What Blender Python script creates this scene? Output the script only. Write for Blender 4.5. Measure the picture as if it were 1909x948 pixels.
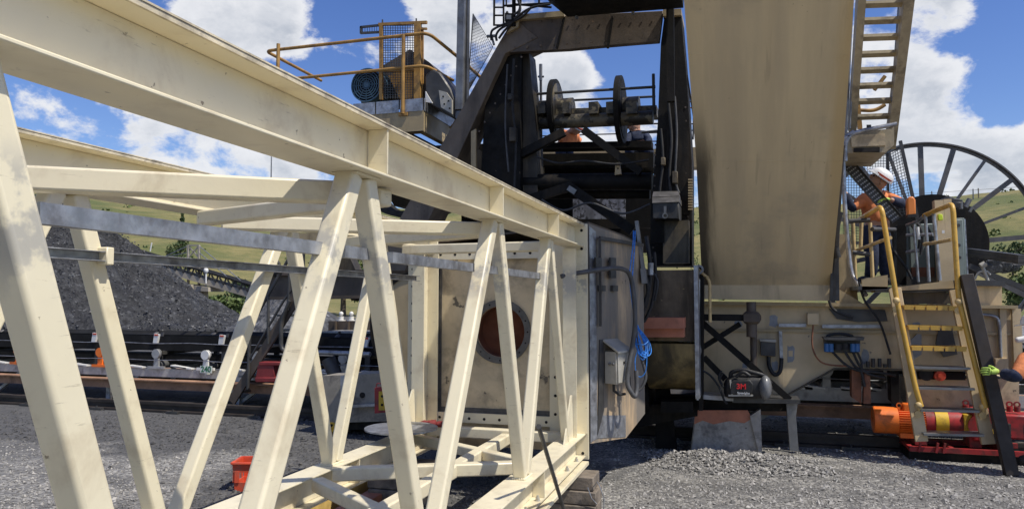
import bpy, bmesh, math, random
from mathutils import Vector, Matrix

for o in list(bpy.data.objects):
    bpy.data.objects.remove(o, do_unlink=True)
SC = bpy.context.scene
COL = SC.collection
random.seed(7)

# ------------------------------------------------------------------ camera
F, CX, CY, H = 1378.0, 954.5, 474.0, 1.65      # focal length and centre in photo pixels, eye height
YAW, PITCH = math.radians(16.77), math.radians(3.57)
CAM = Vector((0, 0, H))
FW = Vector((-math.sin(YAW)*math.cos(PITCH), math.cos(YAW)*math.cos(PITCH), math.sin(PITCH)))
RT = Vector((math.cos(YAW), math.sin(YAW), 0))
UP = RT.cross(FW)
cd = bpy.data.cameras.new('Camera')
cam = bpy.data.objects.new('Camera', cd)
COL.objects.link(cam)
cam.location = CAM
cam.rotation_euler = (math.pi/2+PITCH, 0, YAW)
cd.sensor_width = 36.0
cd.lens = 36.0*F/1909.0
cd.clip_start = 0.05
cd.clip_end = 3000
SC.camera = cam

# ------------------------------------------------------------------ sun, sky, exposure
SUN = Vector((0.62, -0.17, 1.0)).normalized()
EL = math.asin(SUN.z)
sd = bpy.data.lights.new('Sun', 'SUN')
sd.energy = 4.8
sd.angle = math.radians(0.53)
sd.color = (1.0, 0.945, 0.84)
sun = bpy.data.objects.new('Sun', sd)
COL.objects.link(sun)
sun.rotation_euler = SUN.to_track_quat('Z', 'Y').to_euler()
sun.location = (0, 0, 30)
SC.view_settings.view_transform = 'Standard'
SC.view_settings.look = 'None'
SC.view_settings.exposure = 0.0
SC.view_settings.gamma = 1.0
SC.view_settings.use_curve_mapping = False

def ray(px, py):
    return (FW*F + RT*(px-CX) + UP*(CY-py))
def Q(px, py, Y):                # the point of the plane y = Y that the photo shows at (px, py)
    d = ray(px, py); return CAM + d*(Y/d.y)
def QZ(px, py, Z):
    d = ray(px, py); return CAM + d*((Z-H)/d.z)
def QX(px, py, X):
    d = ray(px, py); return CAM + d*(X/d.x)
def MPP(px, Y):                  # metres per photo pixel there
    return (Q(px, 560, Y)-CAM).dot(FW)/F

W = bpy.data.worlds.new('World'); SC.world = W; W.use_nodes = True
nt = W.node_tree; nt.nodes.clear()
def N(t, kind, **kw):
    n = t.nodes.new(kind)
    for k, v in kw.items():
        setattr(n, k, v)
    return n
def math_node(t, op, a, b=None, clamp=False):
    n = N(t, 'ShaderNodeMath', operation=op); n.use_clamp = clamp
    for i, x in enumerate((a, b)):
        if x is None: continue
        if isinstance(x, (int, float)): n.inputs[i].default_value = x
        else: t.links.new(x, n.inputs[i])
    return n.outputs[0]
def mixc(t, fac, a, b, mode='MIX'):
    n = N(t, 'ShaderNodeMix', data_type='RGBA', blend_type=mode)
    for k, x in ((0, fac), (6, a), (7, b)):
        if isinstance(x, (int, float)): n.inputs[k].default_value = x
        elif isinstance(x, tuple): n.inputs[k].default_value = (*x, 1.0)[:4]
        else: t.links.new(x, n.inputs[k])
    return n.outputs[2]
def noise(t, vec, scale, detail=6, rough=.55, dist=0.0):
    n = N(t, 'ShaderNodeTexNoise'); n.inputs['Scale'].default_value = scale
    n.inputs['Detail'].default_value = detail; n.inputs['Roughness'].default_value = rough
    n.inputs['Distortion'].default_value = dist
    if vec is not None: t.links.new(vec, n.inputs['Vector'])
    return n.outputs['Fac']
def rng(t, x, a, b, c=0.0, d=1.0, smooth=True):
    n = N(t, 'ShaderNodeMapRange'); n.interpolation_type = 'SMOOTHSTEP' if smooth else 'LINEAR'
    t.links.new(x, n.inputs[0])
    for i, v in zip((1, 2, 3, 4), (a, b, c, d)): n.inputs[i].default_value = v
    return n.outputs[0]

sky = N(nt, 'ShaderNodeTexSky', sky_type='NISHITA')
sky.sun_disc = False
sky.sun_elevation = EL
sky.sun_rotation = math.atan2(SUN.x, SUN.y)
sky.air_density = 1.0; sky.dust_density = 0.3; sky.ozone_density = 3.0
tc = N(nt, 'ShaderNodeTexCoord')
vdir = tc.outputs['Generated']
sep = N(nt, 'ShaderNodeSeparateXYZ'); nt.links.new(vdir, sep.inputs[0])
den = math_node(nt, 'ADD', math_node(nt, 'MAXIMUM', sep.outputs[2], 0.0), 0.22)
comb = N(nt, 'ShaderNodeCombineXYZ')
nt.links.new(math_node(nt, 'DIVIDE', sep.outputs[0], den), comb.inputs[0])
nt.links.new(math_node(nt, 'DIVIDE', sep.outputs[1], den), comb.inputs[1])
nt.links.new(math_node(nt, 'MULTIPLY', sep.outputs[2], 1.2), comb.inputs[2])
cm = N(nt, 'ShaderNodeMapping'); cm.inputs['Scale'].default_value = (1, 1, 1.5); nt.links.new(vdir, cm.inputs[0])
cvec = cm.outputs[0]
n_big = noise(nt, cvec, 4.2, 3, .5)
n_fine = noise(nt, cvec, 9.5, 14, .62, .15)
# the places in the sky where the larger cumulus clouds float (direction, angular radius, weight)
BLOBS = [(330, -20, 170, .60), (470, 60, 130, .60), (560, 20, 80, .3), (590, 110, 60, .40), (300, 285, 120, .55), (460, 330, 150, .55), (70, 220, 65, .45),
         (200, 225, 110, .34), (110, 225, 60, .3), (820, 20, 90, .55), (1040, 130, 75, .80), (1090, 230, 120, .65), (960, 70, 60, .40), (820, 120, 70, .35),
         (1690, 40, 90, .5), (1650, 200, 130, .55), (1760, 225, 85, .5), (1785, 105, 75, .75), (1810, 300, 110, .6), (1890, 330, 90, .45), (1840, 190, 50, -.5), (1760, 160, 35, -.35), (1500, 250, 160, .3),
         (1310, 330, 70, .55), (560, 330, 100, .5),
         (640, 40, 75, -.65), (600, 160, 55, -.25), (1180, 110, 75, -.9), (1895, 90, 95, -.9), (1900, 240, 50, -.6), (1740, 70, 45, -.35), (110, 180, 110, -.7), (420, 200, 120, -.5), (1290, 130, 60, -.6), (260, 420, 60, .2)]
tot = None
for (bx, by, br, bw) in BLOBS:
    d = ray(bx, by).normalized()
    ca = math.cos(math.atan(br*1.35/F))
    vm = N(nt, 'ShaderNodeVectorMath', operation='DOT_PRODUCT')
    nt.links.new(vdir, vm.inputs[0]); vm.inputs[1].default_value = d
    g = rng(nt, vm.outputs['Value'], ca, 1.0, 0.0, bw)
    tot = g if tot is None else math_node(nt, 'ADD', tot, g)
cov = math_node(nt, 'ADD', math_node(nt, 'MULTIPLY', math_node(nt, 'SUBTRACT', n_big, .5), 1.3), math_node(nt, 'MULTIPLY', math_node(nt, 'SUBTRACT', n_fine, .5), 3.1))
cov = math_node(nt, 'ADD', cov, .30)
cov = math_node(nt, 'ADD', cov, math_node(nt, 'MULTIPLY', tot, .56))
mask = rng(nt, cov, .40, .78)
# self-shading of the clouds: thicker parts greyer, edges bright
thick = rng(nt, cov, .75, 1.5)
off = N(nt, 'ShaderNodeVectorMath', operation='ADD'); nt.links.new(cvec, off.inputs[0]); off.inputs[1].default_value = (SUN.x*.02, SUN.y*.02, .035)
n_up = noise(nt, off.outputs[0], 9.5, 14, .62, .15)
under = rng(nt, math_node(nt, 'SUBTRACT', n_up, n_fine), -.09, .12)      # more cloud above than here: this is the shaded base of a puff
grey = math_node(nt, 'MULTIPLY', math_node(nt, 'ADD', math_node(nt, 'MULTIPLY', thick, .55), math_node(nt, 'MULTIPLY', under, .6), True), rng(nt, cov, .55, 1.0))
ccol = mixc(nt, grey, (7.1, 7.15, 7.3), (3.7, 4.05, 4.6))
skyc = N(nt, 'ShaderNodeHueSaturation'); nt.links.new(sky.outputs[0], skyc.inputs['Color'])
skyc.inputs['Saturation'].default_value = 1.22; skyc.inputs['Hue'].default_value = .518
skyc.inputs['Value'].default_value = 1.1
final = mixc(nt, math_node(nt, 'MULTIPLY', mask, .93), skyc.outputs[0], ccol)
bg = N(nt, 'ShaderNodeBackground'); bg.inputs['Strength'].default_value = 0.124
nt.links.new(final, bg.inputs['Color'])
wo = N(nt, 'ShaderNodeOutputWorld'); nt.links.new(bg.outputs[0], wo.inputs['Surface'])

# ------------------------------------------------------------------ materials
def mat(name, base, rough=.5, metal=0.0, var=.12, vscale=3.0, dirt=None, dirt_amt=0.0, dscale=2.0, streak=False,
        spots=None, spot_amt=0.0, sscale=14.0, bump=.0, bscale=60.0, dlo=None, spec=.5, coat=0.0, bdist=.01):
    m = bpy.data.materials.new(name); m.use_nodes = True
    t = m.node_tree; t.nodes.clear()
    out = N(t, 'ShaderNodeOutputMaterial'); b = N(t, 'ShaderNodeBsdfPrincipled')
    t.links.new(b.outputs[0], out.inputs[0])
    geo = N(t, 'ShaderNodeNewGeometry'); pos = geo.outputs['Position']
    c = (*base, 1.0)
    nz = noise(t, pos, vscale, 5, .6)
    lo = tuple(x*(1-var) for x in base); hi = tuple(min(1, x*(1+var)) for x in base)
    col = mixc(t, rng(t, nz, .3, .7), lo, hi)
    rg = None
    if dirt is not None and dirt_amt > 0:
        v = pos
        if streak:
            mp = N(t, 'ShaderNodeMapping'); mp.inputs['Scale'].default_value = (1, 1, .13)
            t.links.new(pos, mp.inputs[0]); v = mp.outputs[0]
        dn = noise(t, v, dscale, 8, .65, .3)
        lo_ = .62-dirt_amt*.5 if dlo is None else dlo
        dm = rng(t, dn, lo_, lo_+.22)
        col = mixc(t, math_node(t, 'MULTIPLY', dm, min(1, .35+dirt_amt)), col, dirt)
    if spots is not None and spot_amt > 0:
        sn = noise(t, pos, sscale, 4, .6)
        sm = rng(t, sn, .72-spot_amt*.3, .76-spot_amt*.3)
        col = mixc(t, math_node(t, 'MULTIPLY', sm, .85), col, spots)
    t.links.new(col, b.inputs['Base Color'])
    rn = noise(t, pos, vscale*2.3, 4, .6)
    t.links.new(rng(t, rn, .3, .7, max(.05, rough-.1), min(1, rough+.1)), b.inputs['Roughness'])
    b.inputs['Metallic'].default_value = metal
    b.inputs['Specular IOR Level'].default_value = spec
    if coat: b.inputs['Coat Weight'].default_value = coat
    if bump > 0:
        bn = noise(t, pos, bscale, 5, .6)
        bp = N(t, 'ShaderNodeBump'); bp.inputs['Strength'].default_value = bump; bp.inputs['Distance'].default_value = bdist
        t.links.new(bn, bp.inputs['Height']); t.links.new(bp.outputs[0], b.inputs['Normal'])
    return m

M = {}
M['cream'] = mat('cream_paint', (.75, .675, .485), .38, var=.05, vscale=1.3, dirt=(.50, .41, .27), dirt_amt=.26, dscale=4, spots=(.22, .17, .11), spot_amt=.09, sscale=30, bump=.06, bscale=30)
def wear(m):
    t = m.node_tree; b = next(n for n in t.nodes if n.type == 'BSDF_PRINCIPLED'); col = b.inputs['Base Color'].links[0].from_socket
    pos = N(t, 'ShaderNodeNewGeometry').outputs['Position']; s = N(t, 'ShaderNodeSeparateXYZ'); t.links.new(pos, s.inputs[0])
    band = rng(t, math_node(t, 'ABSOLUTE', math_node(t, 'SUBTRACT', s.outputs[2], 1.80)), .05, .17, 1.0, 0.0)
    side = rng(t, s.outputs[0], -1.40, -1.34)
    sm = math_node(t, 'MULTIPLY', math_node(t, 'MULTIPLY', band, side), rng(t, noise(t, pos, 9, 5, .6), .44, .56))
    col = mixc(t, math_node(t, 'MULTIPLY', sm, .8), col, (.36, .345, .31))                     # grey smears of primer where the stub tubes are welded
    mp = N(t, 'ShaderNodeMapping'); mp.inputs['Scale'].default_value = (3, 3, 26); mp.inputs['Rotation'].default_value = (.5, .35, 0); t.links.new(pos, mp.inputs[0])
    col = mixc(t, math_node(t, 'MULTIPLY', rng(t, noise(t, mp.outputs[0], 3.2, 6, .7), .62, .70), .48), col, (.30, .245, .16))   # rubbed scuffs
    low = rng(t, s.outputs[2], .45, .75, 1.0, 0.0)
    col = mixc(t, math_node(t, 'MULTIPLY', math_node(t, 'MULTIPLY', low, rng(t, noise(t, pos, 7, 7, .65), .45, .7)), .45), col, (.38, .33, .25))  # boot dirt and dust on the low members
    t.links.new(col, b.inputs['Base Color'])
wear(M['cream'])
M['cream_plain'] = mat('cream_paint_clean', (.75, .675, .485), .42, var=.05, vscale=2, dirt=(.45, .37, .25), dirt_amt=.1, dscale=7)
M['cream_edge'] = mat('cream_paint_grimy_flange', (.60, .52, .37), .6, var=.2, vscale=9, dirt=(.16, .13, .10), dirt_amt=.32, dscale=11, bump=.3, bscale=45)
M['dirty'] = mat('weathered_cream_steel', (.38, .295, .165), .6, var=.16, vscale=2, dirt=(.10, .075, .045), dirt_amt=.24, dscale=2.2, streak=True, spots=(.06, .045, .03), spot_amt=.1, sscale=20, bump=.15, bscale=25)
M['chute'] = mat('chute_paint', (.56, .43, .24), .62, var=.16, vscale=1.4, dirt=(.33, .27, .19), dirt_amt=.35, dscale=1.1, streak=True, spots=(.05, .04, .03), spot_amt=.05, sscale=24, bump=.2, bscale=16)
M['girder'] = mat('girder_paint', (.54, .42, .25), .6, var=.14, vscale=2, dirt=(.13, .10, .065), dirt_amt=.25, dscale=2.4, streak=True, spots=(.10, .09, .08), spot_amt=.08, sscale=9, bump=.12, bscale=25)
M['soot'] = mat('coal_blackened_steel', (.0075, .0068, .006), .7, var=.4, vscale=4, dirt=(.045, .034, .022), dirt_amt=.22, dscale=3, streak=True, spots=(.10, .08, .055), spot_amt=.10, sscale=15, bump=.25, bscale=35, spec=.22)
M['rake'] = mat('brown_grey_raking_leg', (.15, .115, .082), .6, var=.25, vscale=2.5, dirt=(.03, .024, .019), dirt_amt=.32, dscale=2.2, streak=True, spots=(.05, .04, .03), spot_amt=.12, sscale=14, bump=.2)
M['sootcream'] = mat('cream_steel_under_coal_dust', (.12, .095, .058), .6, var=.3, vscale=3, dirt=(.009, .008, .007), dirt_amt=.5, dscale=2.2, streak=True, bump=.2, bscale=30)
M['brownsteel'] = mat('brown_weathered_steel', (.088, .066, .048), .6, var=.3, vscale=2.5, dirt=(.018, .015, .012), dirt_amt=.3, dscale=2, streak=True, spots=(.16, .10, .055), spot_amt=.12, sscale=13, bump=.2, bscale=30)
M['steel'] = mat('dull_steel', (.20, .20, .20), .45, .55, var=.2, vscale=5, dirt=(.07, .06, .05), dirt_amt=.25, dscale=4, bump=.1)
M['galv'] = mat('galvanised_steel', (.33, .34, .36), .42, .6, var=.28, vscale=14, dirt=(.12, .11, .11), dirt_amt=.3, dscale=9, bump=.12, bscale=30)
M['reel'] = mat('reel_grey_steel', (.13, .12, .11), .5, .2, var=.25, vscale=4, dirt=(.05, .045, .04), dirt_amt=.25, dscale=5)
M['darksteel'] = mat('dark_grey_steel', (.055, .054, .053), .5, .2, var=.3, vscale=5, dirt=(.12, .09, .06), dirt_amt=.15, dscale=5, bump=.12)
M['rust'] = mat('rusted_steel', (.21, .085, .045), .8, var=.3, vscale=7, dirt=(.06, .03, .02), dirt_amt=.25, dscale=6, bump=.35, bscale=50)
M['redox'] = mat('red_oxide_primer', (.42, .16, .095), .6, var=.15, vscale=6, dirt=(.10, .05, .03), dirt_amt=.2, dscale=5)
M['skidpaint'] = mat('grimy_pale_skid_paint', (.30, .27, .22), .6, var=.2, vscale=4, dirt=(.08, .07, .06), dirt_amt=.35, dscale=4)
M['tan'] = mat('worn_tan_paint', (.50, .36, .215), .6, var=.15, vscale=4, dirt=(.17, .155, .135), dirt_amt=.58, dscale=4, streak=True, spots=(.05, .04, .035), spot_amt=.1, sscale=14)
M['panel'] = mat('scraped_cream_panel', (.58, .47, .30), .6, var=.16, vscale=3, dirt=(.17, .14, .10), dirt_amt=.36, dscale=3.2, spots=(.06, .052, .045), spot_amt=.26, sscale=6.5, bump=.1)
M['greyband'] = mat('bare_grey_steel', (.105, .10, .095), .5, .3, var=.3, vscale=9, dirt=(.2, .17, .13), dirt_amt=.15, dscale=8)
M['yellow'] = mat('yellow_rail_paint', (.55, .33, .055), .45, var=.12, vscale=6, dirt=(.20, .12, .05), dirt_amt=.2, dscale=8)
M['yellowcream'] = mat('pale_yellow_rail_paint', (.55, .40, .18), .5, var=.12, vscale=6, dirt=(.16, .10, .05), dirt_amt=.25, dscale=8)
M['oldyellow'] = mat('old_yellow_rail_paint', (.36, .20, .05), .55, var=.2, vscale=6, dirt=(.10, .055, .025), dirt_amt=.32, dscale=7)
M['blue'] = mat('blue_motor_paint', (.05, .105, .155), .45, var=.15, vscale=8, dirt=(.05, .05, .05), dirt_amt=.25, dscale=6)
M['orange'] = mat('orange_paint', (.80, .17, .018), .5, var=.1, dirt=(.24, .085, .03), dirt_amt=.32, dscale=7, spots=(.07, .04, .03), spot_amt=.12, sscale=26)
M['red'] = mat('red_paint', (.36, .026, .028), .5, var=.15, dirt=(.09, .028, .025), dirt_amt=.4, dscale=7, spots=(.04, .025, .022), spot_amt=.15, sscale=24)
M['brightyellow'] = mat('yellow_band', (.66, .42, .025), .5, var=.1, dirt=(.2, .13, .04), dirt_amt=.3, dscale=8)
M['redplastic'] = mat('orange_red_plastic', (.60, .075, .03), .5, var=.15, dirt=(.26, .13, .09), dirt_amt=.3, dscale=9)
M['rubber'] = mat('black_rubber', (.016, .016, .017), .7, var=.3, vscale=6, dirt=(.06, .06, .06), dirt_amt=.2)
M['hose'] = mat('grey_hose', (.062, .062, .064), .55, var=.25, vscale=12, dirt=(.2, .19, .17), dirt_amt=.15)
M['bluerope'] = mat('blue_rope', (.03, .20, .60), .6, var=.4, vscale=40, dirt=(.05, .09, .16), dirt_amt=.25, dscale=20)
M['white'] = mat('white_plastic', (.72, .71, .68), .45, var=.05)
M['timber'] = mat('grey_timber', (.20, .165, .13), .85, var=.25, vscale=8, dirt=(.07, .06, .05), dirt_amt=.35, dscale=12, bump=.4, bscale=40)
M['pinewood'] = mat('raw_pine_timber', (.55, .38, .12), .7, var=.18, vscale=9, dirt=(.35, .2, .06), dirt_amt=.2, dscale=10)
M['concrete'] = mat('concrete', (.40, .375, .34), .9, var=.2, vscale=4, dirt=(.09, .085, .08), dirt_amt=.42, dscale=4, spots=(.06, .057, .055), spot_amt=.2, sscale=12, bump=.5, bscale=30)
M['conwall'] = mat('far_concrete', (.42, .37, .29), .85, var=.1, vscale=.5)
M['navy'] = mat('navy_cloth', (.022, .03, .06), .9, var=.3, vscale=9, bump=.5, bscale=18, bdist=.02)
M['hivis'] = mat('orange_hivis_cloth', (.72, .24, .09), .85, var=.15, vscale=8, dirt=(.35, .12, .05), dirt_amt=.2, dscale=7, bump=.5, bscale=18, bdist=.02)
M['skin'] = mat('skin', (.48, .26, .17), .55, var=.08, vscale=10)
M['hair'] = mat('dark_hair', (.03, .022, .017), .7)
M['glove'] = mat('lime_glove', (.45, .62, .12), .75, var=.2, vscale=20)
M['lime'] = mat('lime_yellow_plastic', (.62, .78, .03), .5)
M['helmet'] = mat('white_helmet', (.78, .77, .74), .3, var=.04)
M['bagblack'] = mat('black_nylon', (.014, .014, .015), .6, var=.3, vscale=20, dirt=(.05, .05, .05), dirt_amt=.15, bump=.3, bscale=60)
M['bagclear'] = mat('clear_grey_visor', (.15, .155, .16), .35, var=.15, vscale=10)
M['redtext'] = mat('red_print', (.75, .02, .025), .5)
M['whitetext'] = mat('white_print', (.6, .6, .6), .5)
M['greentext'] = mat('green_print', (.02, .16, .07), .5)
M['signwhite'] = mat('white_sign', (.70, .74, .66), .5)
M['boxgrey'] = mat('grey_enclosure', (.40, .38, .33), .5, .1, var=.1, vscale=8, dirt=(.16, .14, .11), dirt_amt=.2, dscale=7)
M['cabinet'] = mat('grey_green_cabinet', (.20, .24, .22), .5, var=.12, vscale=4, dirt=(.08, .075, .065), dirt_amt=.25, dscale=4, streak=True)
M['hole'] = mat('dark_hole', (.012, .010, .009), .9)
M['oldred'] = mat('faded_dark_red_plastic', (.22, .025, .025), .6, var=.2, dirt=(.06, .03, .03), dirt_amt=.2)
M['rusthole'] = mat('rusty_pipe_inside', (.15, .05, .024), .9, var=.3, vscale=5)
M['stairpaint'] = mat('grimy_stair_paint', (.36, .305, .205), .6, var=.2, vscale=5, dirt=(.08, .065, .045), dirt_amt=.35, dscale=5)
M['winch'] = mat('tarry_winch_paint', (.13, .108, .068), .55, var=.25, vscale=5, dirt=(.03, .026, .02), dirt_amt=.4, dscale=3, spots=(.007, .006, .005), spot_amt=.75, sscale=4.5, bump=.2)
M['wire'] = mat('grey_mesh_wire', (.09, .09, .09), .5, .4)
M['sootpanel'] = mat('chalky_panel_with_coal_smears', (.25, .26, .31), .6, var=.2, vscale=9, spots=(.02, .02, .02), spot_amt=.62, sscale=16, dirt=(.03, .03, .03), dirt_amt=.4, dscale=5, streak=True)
M['primer'] = mat('grey_primer_patch', (.24, .25, .26), .6, var=.15, vscale=12)
M['belt'] = mat('conveyor_belt_rubber', (.012, .012, .012), .85, var=.3, vscale=3, dirt=(.035, .034, .032), dirt_amt=.2, spec=.2)
M['frame'] = mat('galvanised_frame', (.42, .42, .42), .5, .4, var=.2, vscale=4, dirt=(.07, .06, .05), dirt_amt=.3, dscale=4)
M['brownbeam'] = mat('brown_primer_beam', (.38, .215, .13), .7, var=.2, vscale=4, dirt=(.07, .045, .03), dirt_amt=.3, dscale=3)
M['railsteel'] = mat('dark_rail_steel', (.045, .036, .03), .6, .3, var=.3, vscale=4, dirt=(.015, .013, .012), dirt_amt=.3)

# ground: dry grey gravel and coal dust
def fines_shade_mask(t, pos):        # coal fines along the conveyor, plus broad ground shadow painted as darkening
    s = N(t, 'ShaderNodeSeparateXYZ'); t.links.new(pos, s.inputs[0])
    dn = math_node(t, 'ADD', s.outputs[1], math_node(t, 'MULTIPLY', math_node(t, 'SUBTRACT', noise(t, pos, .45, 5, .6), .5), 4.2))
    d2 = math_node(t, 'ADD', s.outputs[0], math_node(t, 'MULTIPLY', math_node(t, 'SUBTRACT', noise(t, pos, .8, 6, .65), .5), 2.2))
    sp = math_node(t, 'MULTIPLY', rng(t, d2, -5.0, -4.5), rng(t, d2, -2.6, -1.9, 1.0, 0.0))      # painted shadow: dark patch on the ground by the truss
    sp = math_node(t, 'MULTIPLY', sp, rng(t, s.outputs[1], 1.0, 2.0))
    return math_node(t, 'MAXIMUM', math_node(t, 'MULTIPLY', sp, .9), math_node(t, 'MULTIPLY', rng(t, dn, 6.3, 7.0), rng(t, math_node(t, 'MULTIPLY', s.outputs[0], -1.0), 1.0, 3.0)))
def ground_mat():
    m = bpy.data.materials.new('gravel_ground'); m.use_nodes = True
    t = m.node_tree; b = t.nodes['Principled BSDF']
    pos = N(t, 'ShaderNodeNewGeometry').outputs['Position']
    big = noise(t, pos, .55, 5, .6)
    mid = noise(t, pos, 5, 6, .65)
    v = N(t, 'ShaderNodeTexVoronoi'); v.inputs['Scale'].default_value = 38; t.links.new(pos, v.inputs['Vector'])
    st = rng(t, v.outputs['Color'], .1, .9)
    col = mixc(t, st, (.095, .092, .088), (.38, .365, .335))
    col = mixc(t, rng(t, mid, .45, .65), col, (.14, .137, .133))
    tr_ = N(t, 'ShaderNodeMapping'); tr_.inputs['Scale'].default_value = (.10, 1.6, 1); tr_.inputs['Rotation'].default_value = (0, 0, .12); t.links.new(pos, tr_.inputs[0])
    col = mixc(t, math_node(t, 'MULTIPLY', rng(t, noise(t, tr_.outputs[0], 1.1, 5, .6), .52, .66), .55), col, (.085, .083, .08))   # wheel tracks of dark fines
    col = mixc(t, math_node(t, 'MULTIPLY', rng(t, noise(t, pos, 1.3, 6, .7), .57, .68), .45), col, (.42, .40, .36))   # pale dusty spills
    dm = fines_shade_mask(t, pos)
    col = mixc(t, math_node(t, 'MULTIPLY', dm, .75), col, (.045, .045, .047))   # coal fines along the conveyor, and shadow put into the gravel colour
    col = mixc(t, math_node(t, 'MULTIPLY', rng(t, big, .45, .7), .7), col, (.085, .084, .083))
    t.links.new(col, b.inputs['Base Color']); b.inputs['Roughness'].default_value = .92
    hgt = math_node(t, 'ADD', math_node(t, 'MULTIPLY', math_node(t, 'SUBTRACT', 1.0, v.outputs['Distance']), .6), mid)
    bp = N(t, 'ShaderNodeBump'); bp.inputs['Strength'].default_value = .8; bp.inputs['Distance'].default_value = .03
    t.links.new(hgt, bp.inputs['Height']); t.links.new(bp.outputs[0], b.inputs['Normal'])
    return m
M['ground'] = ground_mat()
def stone_mat():
    m = bpy.data.materials.new('gravel_stone'); m.use_nodes = True
    t = m.node_tree; b = t.nodes['Principled BSDF']
    g = N(t, 'ShaderNodeNewGeometry')
    col = mixc(t, g.outputs['Random Per Island'], (.10, .097, .092), (.42, .40, .37))
    col = mixc(t, math_node(t, 'MULTIPLY', fines_shade_mask(t, g.outputs['Position']), .85), col, (.035, .035, .037))  # stones take the same fines and painted shadow as the ground
    t.links.new(col, b.inputs['Base Color'])
    b.inputs['Roughness'].default_value = .9
    return m
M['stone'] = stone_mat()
def coal_mat(name, lo, hi, sc=2.2):
    m = bpy.data.materials.new(name); m.use_nodes = True
    t = m.node_tree; b = t.nodes['Principled BSDF']
    pos = N(t, 'ShaderNodeNewGeometry').outputs['Position']
    v = N(t, 'ShaderNodeTexVoronoi'); v.inputs['Scale'].default_value = sc*3; t.links.new(pos, v.inputs['Vector'])
    n1 = noise(t, pos, sc, 8, .7); n2 = noise(t, pos, .25, 5, .6)
    col = mixc(t, rng(t, n1, .35, .7), lo, hi)
    col = mixc(t, math_node(t, 'MULTIPLY', rng(t, v.outputs['Color'], .72, .9), .7), col, tuple(x*2.2 for x in hi))
    mp = N(t, 'ShaderNodeMapping'); mp.inputs['Scale'].default_value = (1, 1, .22); t.links.new(pos, mp.inputs[0])
    col = mixc(t, math_node(t, 'MULTIPLY', rng(t, noise(t, mp.outputs[0], 1.1, 6, .65), .45, .62), .6), col, lo)   # slump runs
    col = mixc(t, math_node(t, 'MULTIPLY', rng(t, n2, .45, .65), .4), col, lo)
    t.links.new(col, b.inputs['Base Color']); b.inputs['Roughness'].default_value = .7
    bp = N(t, 'ShaderNodeBump'); bp.inputs['Strength'].default_value = .9; bp.inputs['Distance'].default_value = .25
    t.links.new(math_node(t, 'ADD', n1, math_node(t, 'MULTIPLY', v.outputs['Distance'], .5)), bp.inputs['Height']); t.links.new(bp.outputs[0], b.inputs['Normal'])
    return m
M['coal'] = coal_mat('coal', (.012, .012, .013), (.065, .066, .068))
def lump_mat():
    m = bpy.data.materials.new('coal_lump'); m.use_nodes = True
    t = m.node_tree; b = t.nodes['Principled BSDF']; g = N(t, 'ShaderNodeNewGeometry')
    t.links.new(mixc(t, g.outputs['Random Per Island'], (.012, .012, .013), (.10, .10, .105)), b.inputs['Base Color']); b.inputs['Roughness'].default_value = .5
    return m
M['lump'] = lump_mat()
M['spoil'] = coal_mat('grey_spoil', (.05, .05, .052), (.16, .16, .165))
def hill_mat():
    m = bpy.data.materials.new('grass_hill'); m.use_nodes = True
    t = m.node_tree; b = t.nodes['Principled BSDF']
    pos = N(t, 'ShaderNodeNewGeometry').outputs['Position']
    n1 = noise(t, pos, .035, 6, .6); n2 = noise(t, pos, .35, 6, .7); n3 = noise(t, pos, .11, 5, .6)
    col = mixc(t, rng(t, n1, .35, .65), (.10, .115, .03), (.24, .20, .075))
    col = mixc(t, math_node(t, 'MULTIPLY', rng(t, n2, .4, .7), .55), col, (.07, .095, .022))
    col = mixc(t, math_node(t, 'MULTIPLY', rng(t, n3, .6, .7), .5), col, (.19, .15, .06))
    t.links.new(col, b.inputs['Base Color']); b.inputs['Roughness'].default_value = .95
    bp = N(t, 'ShaderNodeBump'); bp.inputs['Strength'].default_value = .6; bp.inputs['Distance'].default_value = 1.2
    t.links.new(n2, bp.inputs['Height']); t.links.new(bp.outputs[0], b.inputs['Normal'])
    return m
M['hill'] = hill_mat()
def leaf_mat(name, lo, hi):
    m = bpy.data.materials.new(name); m.use_nodes = True
    t = m.node_tree; b = t.nodes['Principled BSDF']
    g = N(t, 'ShaderNodeNewGeometry')
    t.links.new(mixc(t, g.outputs['Random Per Island'], lo, hi), b.inputs['Base Color'])
    b.inputs['Roughness'].default_value = .7
    return m
M['leaf'] = leaf_mat('tree_leaves', (.025, .05, .014), (.07, .11, .03))
M['leaf2'] = leaf_mat('bush_leaves', (.05, .085, .02), (.13, .17, .045))
M['bark'] = mat('bark', (.10, .075, .05), .9)

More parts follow.
